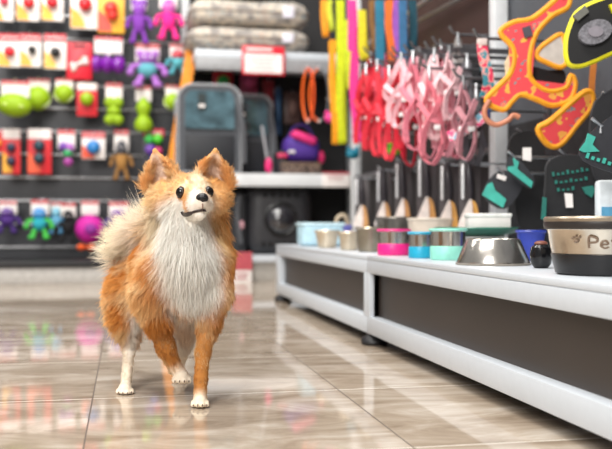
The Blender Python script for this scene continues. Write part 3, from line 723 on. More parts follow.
# ------------------------------------------------------------------ strap harnesses (loops of webbing with a chrome clip)
def strap_harness(px, y0, y1, X, col, label, wpx=30, tilt=0., col2=None, name='strap_harness'):
    p = at_x(px, y0, X); k = depth(p)/F; H = (y1-y0)*k; W = wpx*k
    t = thing(name, label, 'harness', p, -A+random.uniform(-.7, .7), 'strap harnesses on the prongs')
    m = M(col, .6, var=.15, scale=90); wb = .014
    def jit(): return random.uniform(-.1, .1)*W
    la = smoothpath([(0, 0, 0), (-W*.22+jit(), -.01, -H*.25), (-W*.42+jit(), .0, -H*.48), (-W*.1+tilt, .008, -H*.60), (W*.16+jit(), .004, -H*.36), (W*.08, .0, -H*.12)], 6, True)
    lb = smoothpath([(0, .004, -H*.05), (W*.18+jit(), -.012, -H*.3), (W*.40+jit(), -.014, -H*.74), (W*.10+tilt, -.01, -H), (-W*.22+tilt+jit(), .0, -H*.84), (W*.02, .006, -H*.45)], 6, True)
    lc = smoothpath([(-W*.45, -.012, -H*.34+jit()), (-W*.1, -.024, -H*.50), (W*.30, -.02, -H*.56), (W*.5, -.012, -H*.78)], 6)
    ld = smoothpath([(W*.36+jit(), -.018, -H*.22), (W*.05, -.026, -H*.44), (-W*.28, -.02, -H*.66), (-W*.34+jit(), -.012, -H*.92)], 6)
    MB().ribbon(la, (1, .6, .2), wb, .0025, True).build('neck_loop', m, t)
    MB().ribbon(lb, (1, .5, -.2), wb, .0025, True).build('girth_loop', M(col2, .6) if col2 else m, t)
    MB().ribbon(lc, (.1, .3, 1), wb, .003).build('back_strap', m, t)
    MB().ribbon(ld, (1, .3, .3), wb, .003).build('chest_strap', m, t)
    MB().rbox((W*.2, -.02, -H*.6), (.016, .01, .013), .003).build('slider', M('#f0eeee', .35), t)
    MB().rbox((-W*.2, -.012, -H*.6), (.014, .009, .012), .003).build('slider', M('#f0eeee', .35), t)
    MB().tube([(0, 0, .019), (0, 0, -.006)], .0045, 8).ell((0, 0, -.012), (.006, .005, .010)).build('snap_hook', CHROME, t)
    return t
REDH, PINK, PALE = '#d41c33', '#e58a9b', '#f0bcc4'
harn = [
 (366, 70, 150, .700, REDH, 'red strap harness, first on the left of the harness prongs', 24, 0),
 (377, 66, 156, .715, REDH, 'red strap harness, second from the left of the harness prongs', 28, 0),
 (389, 72, 160, .730, '#dd2a3f', 'red strap harness hanging lowest, right of two other red ones', 26, 0),
 (398, 64, 150, .745, '#c91730', 'deep red strap harness next to the first pale pink one', 26, .005),
 (401, 60, 128, .690, PALE, 'pale pink strap harness in front of the red ones', 34, -.01),
 (413, 58, 150, .715, PINK, 'pink strap harness right of the pale pink one', 30, 0),
 (425, 62, 158, .74, PINK, 'pink strap harness with long girth loop, in the middle of the pink ones', 30, .006),
 (434, 56, 140, .72, '#f2c9ce', 'palest pink strap harness hanging below the brown panel', 28, 0),
 (445, 62, 156, .755, '#e79aa8', 'pink strap harness left of the dark grey ones', 28, 0),
 (453, 70, 158, .78, PINK, 'pink strap harness, last on the right of the pink ones', 22, 0),
 (441, 50, 100, .80, '#a81f32', 'dark red strap harness behind the pink ones', 22, 0),
 (467, 62, 130, .80, '#5d5a60', 'grey strap harness between pink ones and colourful strap', 22, 0),
 (476, 92, 165, .79, '#3d3a40', 'charcoal strap harness hanging under the colourful strap', 26, 0),
 (458, 40, 96, .83, '#8f8a88', 'pale grey strap harness high against the brown panel', 16, 0),
]
harn += [
 (371, 58, 140, .76, '#b8162c', 'red strap harness tucked behind the leftmost red ones', 26, 0),
 (383, 54, 130, .78, '#d8405a', 'rose red strap harness behind the second red one', 26, 0),
 (408, 70, 166, .77, '#cf2138', 'red strap harness hanging low between the pink ones', 24, 0),
 (419, 54, 120, .79, '#efb3bd', 'light pink strap harness high behind the pink ones', 28, 0),
 (429, 74, 164, .70, '#e2818f', 'rose pink strap harness hanging lowest in front', 28, 0),
 (449, 54, 120, .74, '#f1c4ca', 'pale pink strap harness with short loops, upper right of the pink ones', 26, 0),
 (463, 84, 160, .74, '#c98d97', 'dusty pink strap harness low beside the slanted flowered collar', 22, 0),
]
for a in harn: strap_harness(*a)
def prong(p, label, tip):
    m = MB(); m.tube([(XP-p.x, 0, 0), (0, 0, 0), (-.012, 0, .006), (-.02, 0, .02)], .0035, 8); m.rbox((XP-p.x-.003, 0, 0), (.006, .03, .04), .001)
    o = m.build('display_prong', M('#7d7e82', .35, .9)); o.location = p; tag(o, label, 'hook', 'long steel prongs on the gondola')
# each harness hangs on a prong at its own clip
for px, y0, y1, X, c, lab, w, tl in harn:
    q = at_x(px, y0, X); prong(q+Vector((-.004, 0, .014)), 'long steel prong carrying the '+short(lab), 0)
# dark pouch + colourful strap
p = at_x(468, 62, .87)
t = thing('dark_pouch', 'black hanging pouch behind the colourful strap', 'pouch', p, -A)
MB().rbox((0, 0, -.085), (.07, .03, .16), .012, 3).build('pouch', M('#15161a', .6), t)
MB().rbox((0, -.016, -.15), (.06, .006, .02), .002).build('green_trim', M('#12433a', .5), t)
MB().tube([(0, 0, -.01), (0, .0, .01)], .004).build('loop', CHROME, t)
prong(p+Vector((0, 0, .008)), 'long steel prong carrying the black hanging pouch', 0)
p = at_x(482, 44, .74); k = depth(p)/F
t = thing('patterned_collar', 'wide collar with pink, red and turquoise pattern beside white post', 'collar', p, -A)
cp = pattern([(0, '#3f8f9f'), (.42, '#f0a8a0'), (.5, '#e2365e'), (.6, '#f6d7cf'), (.66, '#6c8fc0')], 45)
MB().ribbon(smoothpath([(0, 0, 0), (.002, -.006, -.03), (.012, -.01, -.08), (.004, -.006, -.115)]), (1, .2, 0), .023, .004).build('band', cp, t)
MB().rbox((0, 0, .004), (.022, .01, .016), .003).build('buckle', M('#d8c9c4', .4), t)
prong(p+Vector((0, 0, .012)), 'long steel prong carrying the pink and turquoise collar', 0)
p = at_x(455, 128, .73); 
t = thing('patterned_collar', 'slanted collar with pink and blue flowers below the pink harnesses', 'collar', p, -A)
MB().ribbon(smoothpath([(-.015, 0, -.02), (.02, -.006, -.005), (.05, -.004, .015), (.07, 0, .03)]), (0, .2, 1), .024, .004).build('band', pattern([(0, '#7fb7d0'), (.45, '#f3d3d6'), (.55, '#e23a78'), (.62, '#f1b8c4')], 50), t)
MB().rbox((.072, 0, .031), (.016, .01, .022), .003).build('buckle', M('#2c3a6a', .4), t)
prong(at_x(455, 128, .73)+Vector((.07*CA, -.07*SA, .040)), 'long steel prong carrying the slanted flowered collar', 0)

# ------------------------------------------------------------------ vest harnesses traced at their own distance
def crop2(x, y): return (450+x/2.99, y/2.99)
class Tracer:
    """local plane at distance D, facing the aisle; converts measured outlines to metres"""
    def __init__(s, px, py, D): s.o = at_d(px, py, D); s.k = D/F; s.px = px; s.py = py
    def __call__(s, pts, cv=crop2): return [((cv(*q)[0]-s.px)*s.k, -(cv(*q)[1]-s.py)*s.k) for q in pts]
def panel(t, poly, y, th, mat, border, bmat, name, bow=0.):
    po = smooth2(poly)
    f = lambda x, z: y + bow*(x*x+z*z)
    # padded fabric: triangulated grid via bmesh for a bowed surface
    bm = bmesh.new(); vs = [bm.verts.new((x, 0, z)) for x, z in po]; bm.faces.new(vs)
    bmesh.ops.triangulate(bm, faces=bm.faces[:]); bmesh.ops.subdivide_edges(bm, edges=bm.edges[:], cuts=2, use_grid_fill=False)
    bmesh.ops.triangulate(bm, faces=bm.faces[:])
    ext = bmesh.ops.extrude_face_region(bm, geom=bm.faces[:])
    mv = [e for e in ext['geom'] if isinstance(e, bmesh.types.BMVert)]
    for v in mv: v.co.y += th
    bm.verts.index_update(); mb = MB(); mb.add([(v.co.x, v.co.y-th/2+f(v.co.x, v.co.z), v.co.z) for v in bm.verts], [[v.index for v in q.verts] for q in bm.faces]); bm.free()
    o = mb.build(name, mat, t)
    if border: MB().tube([(x, f(x, z), z) for x, z in po], border, 8, True).build('binding', bmat, o)
    return o
CORAL = pattern([(0, '#f0a24a'), (.34, '#f2b64a'), (.39, '#ea4a50'), (.6, '#e8484e'), (.63, '#5d8f93'), (.655, '#f27f62')], 36, .75)
BIND = M('#f5a31a', .6)
T = Tracer(525, 60, 1.8)
t = thing('vest_harness', 'orange and coral patterned vest harness with bright orange edging', 'harness', T.o, -A-.05)
panel(t, T([(152, 95), (192, 66), (245, 56), (300, 14), (330, -12), (358, -8), (350, 22), (306, 46), (262, 92), (243, 140), (236, 195), (244, 240), (292, 272), (345, 262), (362, 226), (374, 255), (356, 298), (305, 314), (258, 296), (212, 282), (186, 302), (160, 326), (112, 300), (142, 262), (178, 225), (192, 180), (186, 138)]), 0, .008, CORAL, .0062, BIND, 'vest_panel', .5)
panel(t, T([(262, 170), (266, 148), (300, 120), (334, 102), (344, 130), (352, 178), (330, 200), (290, 186)]), .004, .005, M('#c5bcb4', .8), .0055, BIND, 'lining', .5)
panel(t, T([(246, 195), (300, 205), (345, 205), (352, 235), (330, 256), (292, 262), (250, 240)]), .022, .005, M('#161316', .8), 0, BIND, 'dark_opening', .5)  # black sheet standing for the dark opening inside the vest
panel(t, T([(264, 386), (300, 362), (370, 300), (405, 275), (424, 285), (420, 322), (380, 372), (332, 430), (296, 432)]), -.008, .008, CORAL, .0065, BIND, 'chest_panel', .5)
po = T([(214, 85), (238, 78), (246, 108), (222, 116)]); MB().prism(po, -.007, -.003).build('badge', M('#4a4750', .6), t)
po = T([(165, 185), (178, 160), (182, 200), (170, 240)]); MB().prism(po, .004, .008).build('inner_fabric', M('#d8c9a8', .7), t)
MB().ribbon([(*T([(420, 285)])[0][:1], .0, T([(420, 285)])[0][1]), (T([(425, 240)])[0][0], .008, T([(425, 240)])[0][1]), (T([(432, 180)])[0][0], .012, T([(432, 180)])[0][1])], (1, 0, 0), .012, .003).build('webbing', M('#b0651c', .6), t)
h3 = T([(330, -20)])[0]
MB().tube([(h3[0], 0, h3[1]), (h3[0], 0, h3[1]+.03)], .004).build('snap_hook', CHROME, t)
w3 = t.matrix_basis @ Vector((h3[0], 0, h3[1]+.03)); hk = MB(); hk.tube([(XP-w3.x, 0, 0), (0, 0, 0), (-.015, 0, .012)], .0035, 8); hk = hk.build('display_prong', CHROME); hk.location = w3; tag(hk, 'long steel prong carrying the coral vest harness', 'hook', 'long steel prongs on the gondola')
# copper handle loop
lp = T([(118, 300), (104, 328), (108, 356), (136, 374), (170, 362), (188, 346), (206, 352)])
MB().tube(smoothpath([(x, -.006, z) for x, z in lp]), .0055, 10).build('lead_loop', M('#c98264', .4), t)
# yellow harness
T = Tracer(600, 30, 1.58)
t = thing('vest_harness', 'black padded harness with bright yellow edging at upper right', 'harness', T.o, -A-.1)
panel(t, T([(372, 60), (395, 30), (450, 5), (520, -10), (580, 20), (600, 80), (570, 130), (490, 152), (430, 178), (385, 192), (358, 180), (354, 120)]), 0, .014, M('#151517', .7), .007, M('#e6dc1e', .5), 'vest_panel', .6)
po = T([(430 + 48*math.cos(q), 100+36*math.sin(q)-8*math.cos(q)) for q in [2*PI*j/24 for j in range(24)]])
MB().prism(po, -.016, -.006).build('mesh_pad', M('#77767c', .8, bump=.6, var=.4, scale=220), t)
po = T([(430 + 22*math.cos(q), 100+16*math.sin(q)) for q in [2*PI*j/20 for j in range(20)]])
MB().prism(po, -.019, -.014).build('pad_badge', M('#8d8890', .8), t)
po = T([(365, 50), (400, 20), (412, 40), (380, 66)]); MB().prism(po, -.014, -.006).build('grey_tab', M('#6d6d66', .7), t)
po = T([(470, 20), (560, 0), (565, 20), (480, 45)]); MB().prism(po, -.014, -.006).build('yellow_band', M('#e6dc1e', .5), t)
h3 = T([(460, -6)])[0]; MB().tube([(h3[0], 0, h3[1]), (h3[0], 0, h3[1]+.04)], .004).build('snap_hook', CHROME, t)
w3 = t.matrix_basis @ Vector((h3[0], 0, h3[1]+.04)); hk = MB(); hk.tube([(XP-w3.x, 0, 0), (0, 0, 0), (-.015, 0, .012)], .0035, 8); hk = hk.build('display_prong', CHROME); hk.location = w3; tag(hk, 'long steel prong carrying the black and yellow harness', 'hook', 'long steel prongs on the gondola')

# black harness bodies with teal print, swing tags
def crop3(x, y): return (470+x/2.64, 110+y/2.64)
TEAL = M('#1c6f64', .6); TEALL = M('#3fae9e', .5); BLK = M('#18181b', .75, bump=.3); TAGB = M('#2c2d33', .5)
def black_piece(name, cat, label, D, outline, anchor, prints, mat=BLK, th=.01, whites=(), holder=None):
    px, py = crop3(*anchor); T = Tracer(px, py, D)
    t = thing(name, label, cat, T.o, -A-.08)
    panel(t, T(outline, crop3), 0, th, mat, .0022 if th > .006 else 0, M('#26262a', .6), 'body' if cat != 'tag' else 'card', .3)
    pr = MB()
    for pl in prints: pr.prism(T(pl, crop3), -th/2-.0035, -th/2+.001)
    if prints: pr.build('teal_print', TEAL if cat != 'tag' else TEALL, t)
    for pl in whites: MB().prism(T(pl, crop3), -th/2-.004, -th/2+.001).build('white_label', PAPER, t)
    w3 = T.o; pw = MB(); pw.tube([(XP-w3.x, 0, 0), (0, 0, 0), (-.015, 0, .012)], .003, 8); pw = pw.build('display_prong', CHROME); pw.location = w3
    MB().tube([(0, 0, 0), (0, -.001, -.012)], .0025, 6).build('loop', CHROME, t)
    tag(pw, 'long steel prong carrying the '+short(label), 'hook', 'long steel prongs on the gondola')
    return t
def bars(x, y, w, h, n, ang, sk=1.):
    o = []
    for i in range(n):
        x0 = x+i*w/n; ww = w/n*.5; hh = h*(.8 if i % 3 == 0 else .5)
        q = [(x0, y-hh), (x0+ww, y-hh), (x0+ww, y), (x0, y)]
        c, s_ = math.cos(ang), math.sin(ang)
        o.append([(x+(a-x)*c-(b-y)*s_, y+(a-x)*s_+(b-y)*c) for a, b in q])
    return o
black_piece('swing_tag', 'tag', 'tilted grey swing tag with teal corner in front of white post', 1.86, [(78, 160), (140, 190), (92, 262), (34, 222)], (88, 166), [[(58, 190), (66, 212), (95, 236), (86, 258), (32, 224), (46, 196)]], TAGB, .004, [[(72, 168), (96, 176), (92, 188), (70, 180)]])
black_piece('black_harness', 'harness', 'black fabric harness left of the lettered one, above the jar', 1.92, [(110, 70), (170, 60), (196, 120), (200, 200), (196, 300), (140, 320), (120, 260), (118, 180), (100, 140)], (140, 64), [], BLK, .018)
black_piece('swing_tag', 'tag', 'dark swing tag with teal edge hanging on the left black harness', 1.80, [(112, 118), (166, 176), (158, 208), (98, 158)], (118, 124), [[(112, 126), (128, 138), (124, 156), (164, 190), (160, 206), (98, 158), (100, 150), (116, 148)]], TAGB, .004, [[(138, 100), (160, 100), (160, 136), (138, 132)]])
black_piece('black_harness', 'harness', 'black harness with teal lettering and white label, above the big bowl', 1.70, [(205, 140), (250, 120), (310, 130), (345, 170), (335, 240), (330, 310), (220, 320), (196, 280), (200, 200)], (255, 122),
   bars(215, 176, 100, 14, 8, -.15)+bars(222, 196, 90, 12, 7, -.12)+bars(228, 216, 50, 12, 4, -.1)+[[(290, 205), (318, 200), (326, 212), (316, 232), (300, 222)]]+[[(190, 230), (200, 232), (198, 290), (186, 288)]], BLK, .02, [[(246, 220), (266, 222), (268, 258), (250, 258)]])
black_piece('swing_tag', 'tag', 'large dark swing tag with teal lettering at right edge', 1.42, [(340, 40), (420, 10), (430, 160), (370, 164), (288, 118)], (345, 42), [[(310, 62), (330, 72), (322, 92), (340, 110), (300, 112), (288, 106), (304, 84)]]+bars(304, 126, 90, 18, 6, .32), TAGB, .004)
black_piece('black_harness', 'harness', 'dark harness strap panel behind the large swing tag', 1.66, [(330, -20), (420, -40), (430, 200), (350, 200), (320, 120)], (370, -30), [], M('#222226', .75, bump=.3), .016)
# pale packet right edge
p = at_x(611, 216, .80); k = depth(p)/F
t = thing('pale_packet', 'white and blue packet at the right edge above the big bowl', 'packet', p, -A)
MB().rbox((.01, 0, .02), (.07, .025, .08), .006).build('packet', M('#dfe6ea', .4), t)
MB().rbox((.01, -.013, .005), (.06, .003, .02)).build('blue_band', M('#5a9cc0', .4), t)
q = MB().rbox((.0, 0, 0), (.14, .12, .006), .001).rbox((.066, 0, -.03), (.008, .12, .06), .001).build('bracket_shelf', WHITEM); q.location = p+Vector((XP-p.x-.0705, 0, -.0235)); tag(q, 'small white bracket shelf under the white and blue packet', 'shelf')

# ================================================================== THE DOG
def build_dog():
    import openvdb
    from mathutils.bvhtree import BVHTree
    from mathutils.kdtree import KDTree
    Rv = np.array([CA, -SA, 0.]); Fv = np.array([SA, CA, 0.]); Uv = np.array([0, 0, 1.])
    P = lambda x, y, d: np.array(at_d(x, y, d))
    prims = []
    def cap(reg, a, ra, b=None, rb=None, k=.008):
        pa = P(*a); r0 = ra*a[2]/F
        if b is None: pb = pa+1e-5; r1 = r0
        else: pb = P(*b); r1 = (rb if rb is not None else ra)*b[2]/F
        prims.append((reg, pa, r0, pb, r1, k))
    # trunk, chest, neck
    cap('body', (184, 268, 1.30), 29, (142, 284, 1.42), 25, .02)
    cap('chest', (190, 266, 1.285), 29, (192, 282, 1.29), 25, .02)
    cap('body', (176, 290, 1.33), 24, (150, 298, 1.40), 22, .02)
    cap('chest', (188, 250, 1.29), 27, (188, 206, 1.285), 21, .02)
    cap('body', (160, 262, 1.33), 22, (205, 258, 1.30), 20, .02)
    cap('shoulderR', (160, 272, 1.29), 19, (152, 292, 1.29), 15, .015)
    cap('shoulderL', (216, 262, 1.285), 15, (217, 292, 1.28), 14, .015)
    cap('rump', (136, 284, 1.42), 22, (128, 300, 1.40), 19, .015)
    # head
    cap('head', (188, 194, 1.28), 19.5, (195, 194, 1.265), 18.5, .008)
    cap('head', (169, 201, 1.285), 14, (217, 200, 1.28), 12, .012)
    cap('ruff', (159, 201, 1.29), 10, None, None, .012)
    cap('ruff', (219, 198, 1.285), 7.5, None, None, .012)
    cap('muzzle', (196, 199, 1.25), 13.5, (201, 202.5, 1.216), 8.2, .008)
    cap('muzzle', (193, 205, 1.242), 10, (196, 207, 1.222), 6.5, .005)
    cap('muzzle', (205, 204, 1.238), 8, (206, 205, 1.222), 5.5, .005)
    cap('jaw', (195, 211, 1.25), 10, (200, 214, 1.219), 5.6, .004)
    cap('chest', (211, 214, 1.30), 11, (214, 246, 1.30), 12, .012); cap('chest', (165, 220, 1.315), 11, (160, 246, 1.32), 14, .012)
    # ears (fans of thin rods: cupped shells)
    def ear(tip, b0, bm, b1, n=13):
        tip, b0, bm, b1 = map(np.array, (tip, b0, bm, b1))
        for i in range(n):
            t = i/(n-1); q = b0*(1-t)**2+2*bm*t*(1-t)+b1*t*t
            m = (tip+q)/2 + (q-(b0+b1)/2)*.16
            m[2] += .004
            e = 1.9
            cap('ear', tuple(tip), 1.5, tuple(m), e+.3, .002); cap('ear', tuple(m), e+.3, tuple(q), e+1.2, .003)
    ear((155, 151, 1.28), (145.5, 188, 1.29), (160, 176, 1.32), (178.5, 178, 1.275))
    ear((215.5, 150.5, 1.28), (196, 178, 1.27), (214, 170, 1.32), (231, 186, 1.288))
    cap('head', (165, 191, 1.29), 10.5, (158, 194, 1.292), 9, .006); cap('head', (213, 189, 1.288), 10, (222, 192, 1.29), 7.5, .006)
    # supporting front leg (its left)
    cap('shoulderL', (214, 296, 1.28), 13, (208, 328, 1.29), 9.5, .012)
    cap('legO', (208, 328, 1.29), 9.0, (203, 352, 1.275), 7.6, .008)
    cap('legO', (203, 352, 1.275), 7.4, (201, 378, 1.262), 6.3, .006)
    cap('legO', (201, 378, 1.262), 6.6, (200, 396, 1.255), 6.4, .004)
    def paw(cx, cy, d, s=1., lift=0.):
        cap('paw', (cx, cy, d), 6.6*s, (cx, cy+1.5, d-.012), 6.4*s, .004)
        for j, (dx, dd) in enumerate(((-6.3, -.016), (-2.2, -.021), (2.2, -.021), (6.3, -.016))):
            cap('paw', (cx+dx*s, cy+2.4*s, d+dd+.008), 2.9*s, (cx+dx*s*1.05, cy+5.0*s, d+dd), 2.9*s, .0012)
    paw(200, 400, 1.252)
    # stepping front leg (its right)
    cap('shoulderR', (150, 290, 1.29), 14, (158, 322, 1.295), 10.8, .012)
    cap('legO', (158, 322, 1.295), 11, (166, 348, 1.315), 9.6, .008)
    cap('legO', (166, 348, 1.315), 9.4, (175, 367, 1.325), 7.0, .006)
    cap('legW', (176, 369, 1.325), 6.4, (180, 375, 1.325), 5.6, .004)
    paw(182, 375.5, 1.325, 1.05)
    # hind legs
    cap('thigh', (130, 294, 1.40), 19, (126, 316, 1.39), 14, .015)
    cap('thigh', (126, 316, 1.39), 13, (130, 338, 1.40), 8, .01)
    cap('legW', (130, 338, 1.40), 7.4, (129, 352, 1.395), 5.6, .006)
    cap('legW', (129, 352, 1.395), 5.4, (127, 374, 1.372), 4.6, .004)
    cap('legW', (127, 374, 1.372), 4.6, (125.5, 386, 1.36), 5.0, .004)
    paw(125, 388.2, 1.352, .98)
    cap('thighW', (180, 302, 1.38), 20, (188, 326, 1.41), 12, .015)
    cap('thighW', (188, 326, 1.41), 12, (184, 346, 1.43), 7, .01)
    cap('legW', (184, 346, 1.43), 6.0, (179, 366, 1.47), 4.6, .006)
    cap('legW', (179, 366, 1.47), 4.6, (180, 374, 1.462), 4.8, .004)
    paw(180, 376.5, 1.455, .9)
    # tail curled up over the rump
    cap('tail', (132, 270, 1.43), 8, (122, 256, 1.43), 6, .01)
    cap('tail', (122, 256, 1.43), 6, (122, 244, 1.42), 5, .01)
    cap('tail', (122, 244, 1.42), 5, (138, 232, 1.37), 5, .01)
    cap('tail', (138, 232, 1.37), 5, (152, 224, 1.33), 6, .01)
    PA = np.array([p[1] for p in prims]); PB = np.array([p[3] for p in prims]); R0 = np.array([p[2] for p in prims]); R1 = np.array([p[4] for p in prims])
    # ---- signed distance on a grid
    H = .0019
    lo = np.minimum(PA, PB).min(0)-.06; hi = np.maximum(PA, PB).max(0)+.06
    dim = np.ceil((hi-lo)/H).astype(int)
    D = np.full(dim, .02, np.float32)
    for reg, pa, r0, pb, r1, k in prims:
        m = max(r0, r1)+k+.012
        a = np.maximum(((np.minimum(pa, pb)-m-lo)/H).astype(int), 0); b = np.minimum(((np.maximum(pa, pb)+m-lo)/H).astype(int)+1, dim)
        ax = [lo[i]+H*np.arange(a[i], b[i]) for i in range(3)]
        X, Y, Z = np.meshgrid(*ax, indexing='ij')
        d = pb-pa; L2 = max(d @ d, 1e-12)
        t = np.clip(((X-pa[0])*d[0]+(Y-pa[1])*d[1]+(Z-pa[2])*d[2])/L2, 0, 1)
        dist = np.sqrt((X-pa[0]-t*d[0])**2+(Y-pa[1]-t*d[1])**2+(Z-pa[2]-t*d[2])**2)-(r0+(r1-r0)*t)
        sl = (slice(a[0], b[0]), slice(a[1], b[1]), slice(a[2], b[2]))
        o = D[sl]; h = np.clip(.5+.5*(o-dist)/k, 0, 1)
        D[sl] = (o*(1-h)+dist*h-k*h*(1-h))
    zz = (lo[2]+H*np.arange(dim[2])).astype(np.float32)
    D = np.maximum(D, (.0012-zz)[None, None, :])
    D = np.clip(D, -.02, .02)
    grid = openvdb.FloatGrid(.02); grid.copyFromArray(np.ascontiguousarray(D))
    pts, quads = grid.convertToQuads(0.0)
    V = pts.astype(np.float64)*H+lo
    base = P(165, 395, 1.33); base[2] = 0
    me = bpy.data.meshes.new('dog'); me.from_pydata((V-base).tolist(), [], [tuple(int(i) for i in q[::-1]) for q in quads]); 
    bm = bmesh.new(); bm.from_mesh(me)
    bmesh.ops.smooth_vert(bm, verts=bm.verts[:], factor=.5, use_axis_x=True, use_axis_y=True, use_axis_z=True)
    # keep only the largest piece
    seen = set(); best = []
    for v in bm.verts:
        if v in seen: continue
        st = [v]; seen.add(v); isl = []
        while st:
            q = st.pop(); isl.append(q)
            for e in q.link_edges:
                o = e.other_vert(q)
                if o not in seen: seen.add(o); st.append(o)
        if len(isl) > len(best): best = isl
    keep = set(best); bmesh.ops.delete(bm, geom=[v for v in bm.verts if v not in keep], context='VERTS')
    bmesh.ops.recalc_face_normals(bm, faces=bm.faces[:]); bmesh.ops.triangulate(bm, faces=bm.faces[:])
    bm.to_mesh(me); bm.free()
    me.polygons.foreach_set('use_smooth', [True]*len(me.polygons)); me.update()
    n = len(me.vertices); V = np.empty(n*3); me.vertices.foreach_get('co', V); V = V.reshape(-1, 3)+base
    VN = np.empty(n*3); me.vertices.foreach_get('normal', VN); VN = VN.reshape(-1, 3)
    T = np.empty(len(me.polygons)*3, np.int32); me.polygons.foreach_get('vertices', T); T = T.reshape(-1, 3)
    bvh = BVHTree.FromPolygons(V.tolist(), T.tolist())
    def hit(px, py):
        d = ray(px, py); q = bvh.ray_cast(CAM, d.normalized())
        return np.array(q[0]), np.array(q[1])
    # ---- coat
    RG = dict(  # colour, length, lift, droop
        body=('#dd8f3c', .020, .42, .2), chest=('#e6a55c', .025, .28, .2), shoulderR=('#da8a36', .020, .35, .2), shoulderL=('#dd9340', .013, .34, .2),
        rump=('#dc9040', .017, .5, .15), head=('#ebb06a', .0080, .36, .1), ruff=('#e8a860', .019, .72, .0), muzzle=('#d3b89c', .0055, .34, 0), jaw=('#d6c7ba', .0035, .35, .1),
        ear=('#e5a765', .0095, .5, 0), legO=('#b9793a', .0048, .28, .1), paw=('#f2e3cd', .0022, .28, .05), legW=('#f3e4cf', .0052, .3, .1),
        thigh=('#e5a355', .017, .45, .15), thighW=('#f5eadd', .010, .3, .2), tail=('#fbf0dc', .038, .8, .0))
    names = [p[0] for p in prims]
    rcol = np.array([lin(RG[r][0])[:3] for r in names]); rlen = np.array([RG[r][1] for r in names]); rlift = np.array([RG[r][2] for r in names]); rdroop = np.array([RG[r][3] for r in names])
    nose = P(202, 198, 1.20)
    fixed = dict(body=-Rv*.75+Fv*.5-Uv*.55, chest=-Uv*1.-Fv*.15, shoulderR=-Uv*.8-Rv*.5+Fv*.2, shoulderL=-Uv*1.+Rv*.25, rump=-Rv*.6+Fv*.6-Uv*.7,
                 ear=Uv*1., legO=-Uv, paw=-Fv-.4*Uv, legW=-Uv, thigh=-Uv*.9-Rv*.55, thighW=-Uv, tail=-Rv*1.+Uv*.35)
    rflow = np.array([fixed.get(r, np.zeros(3)) for r in names]); rhead = np.array([1. if r in ('head', 'ruff', 'muzzle', 'jaw') else 0. for r in names])
    W, OR, CRM, DORG, LORG = (np.array(lin(c)[:3]) for c in ('#fdf8f0', '#dd9140', '#f6e6c8', '#c4701f', '#f0c48a'))
    PK = np.array(lin('#f8e2d2')[:3])
    blobs = [  # white/cream/orange coat markings: centre line, radius, softness, colour
        (P(186, 222, 1.235), P(190, 296, 1.235), .046, .016, W), (P(203, 225, 1.24), P(203, 285, 1.24), .030, .014, W),
        (P(190, 206, 1.235), P(199, 205, 1.21), .010, .007, np.array(lin('#efe2d5')[:3])), (P(170, 212, 1.245), P(182, 217, 1.235), .021, .008, W), (P(214, 212, 1.245), P(216, 207, 1.245), .012, .006, W),
        (P(196, 174, 1.26), P(198, 187, 1.245), .010, .008, CRM), (P(187, 194, 1.235), P(187, 208, 1.232), .006, .004, np.array(lin('#dba066')[:3])), (P(208, 198, 1.235), P(212, 205, 1.24), .004, .003, LORG),
        (P(173, 193, 1.25), P(186, 196, 1.236), .006, .005, np.array(lin('#c98a4c')[:3])), (P(205, 193, 1.236), P(214, 195, 1.25), .004, .004, np.array(lin('#c98a4c')[:3])),
        (P(189, 186, 1.236), P(190, 189, 1.236), .004, .004, LORG),
        (P(122, 238, 1.45), P(140, 225, 1.40), .034, .016, CRM), (P(108, 290, 1.44), P(108, 340, 1.42), .014, .010, CRM),
        (P(140, 300, 1.37), P(134, 345, 1.38), .014, .008, W), (P(172, 300, 1.30), P(185, 318, 1.33), .018, .010, W),
        (P(152, 216, 1.30), P(158, 236, 1.29), .024, .012, CRM), (P(168, 216, 1.27), P(170, 240, 1.26), .018, .010, W),
        (P(128, 262, 1.37), P(150, 246, 1.33), .022, .018, DORG), (P(140, 285, 1.31), P(150, 300, 1.28), .016, .012, LORG),
        (P(200, 404, 1.235), P(200, 404, 1.225), .012, .007, CRM), (P(124, 305, 1.36), P(122, 330, 1.37), .012, .008, OR),
        (P(176, 318, 1.37), P(186, 338, 1.40), .018, .008, np.array(lin('#f1d9c2')[:3]))]
    earF = [(P(162, 181, 1.292), P(156, 158, 1.281)), (P(213, 180, 1.290), P(215, 158, 1.281))]
    Lb, _ = hit(180, 192); Rb, _ = hit(210, 191.5)
    def field(X, Nn, rng):
        m = len(X); d = np.empty((m, len(prims)))
        for i in range(len(prims)):
            v = PB[i]-PA[i]; t = np.clip(((X-PA[i]) @ v)/max(v @ v, 1e-12), 0, 1)
            d[:, i] = np.linalg.norm(X-PA[i]-t[:, None]*v, axis=1)-(R0[i]+(R1[i]-R0[i])*t)
        d -= d.min(1, keepdims=True)
        w = np.exp(-(d/.005)**2); w /= w.sum(1, keepdims=True)
        col = w @ rcol; ln = w @ rlen; lift = w @ rlift; droop = w @ rdroop; flow = w @ rflow
        wh = (w @ rhead)[:, None]
        rad = X-nose; rad /= np.linalg.norm(rad, axis=1, keepdims=True); flow = flow+wh*rad
        wear = w @ np.array([1. if r == 'ear' else 0. for r in names])
        jig = .010*np.array([[mnoise.noise(Vector(p)*45) for p in X]]).T[:, 0] if m < 90000 else 0
        for a, b, r, soft, c in blobs:
            v = b-a; t = np.clip(((X-a) @ v)/max(v @ v, 1e-12), 0, 1); q = np.linalg.norm(X-a-t[:, None]*v, axis=1)+jig
            f = 1/(1+np.exp(np.clip((q-r)/(soft*.35), -30, 30))); col = col*(1-f[:, None])+c*f[:, None]
        # pale pink inside of the ears
        front = -(Nn @ Fv)
        inner = np.zeros(m)
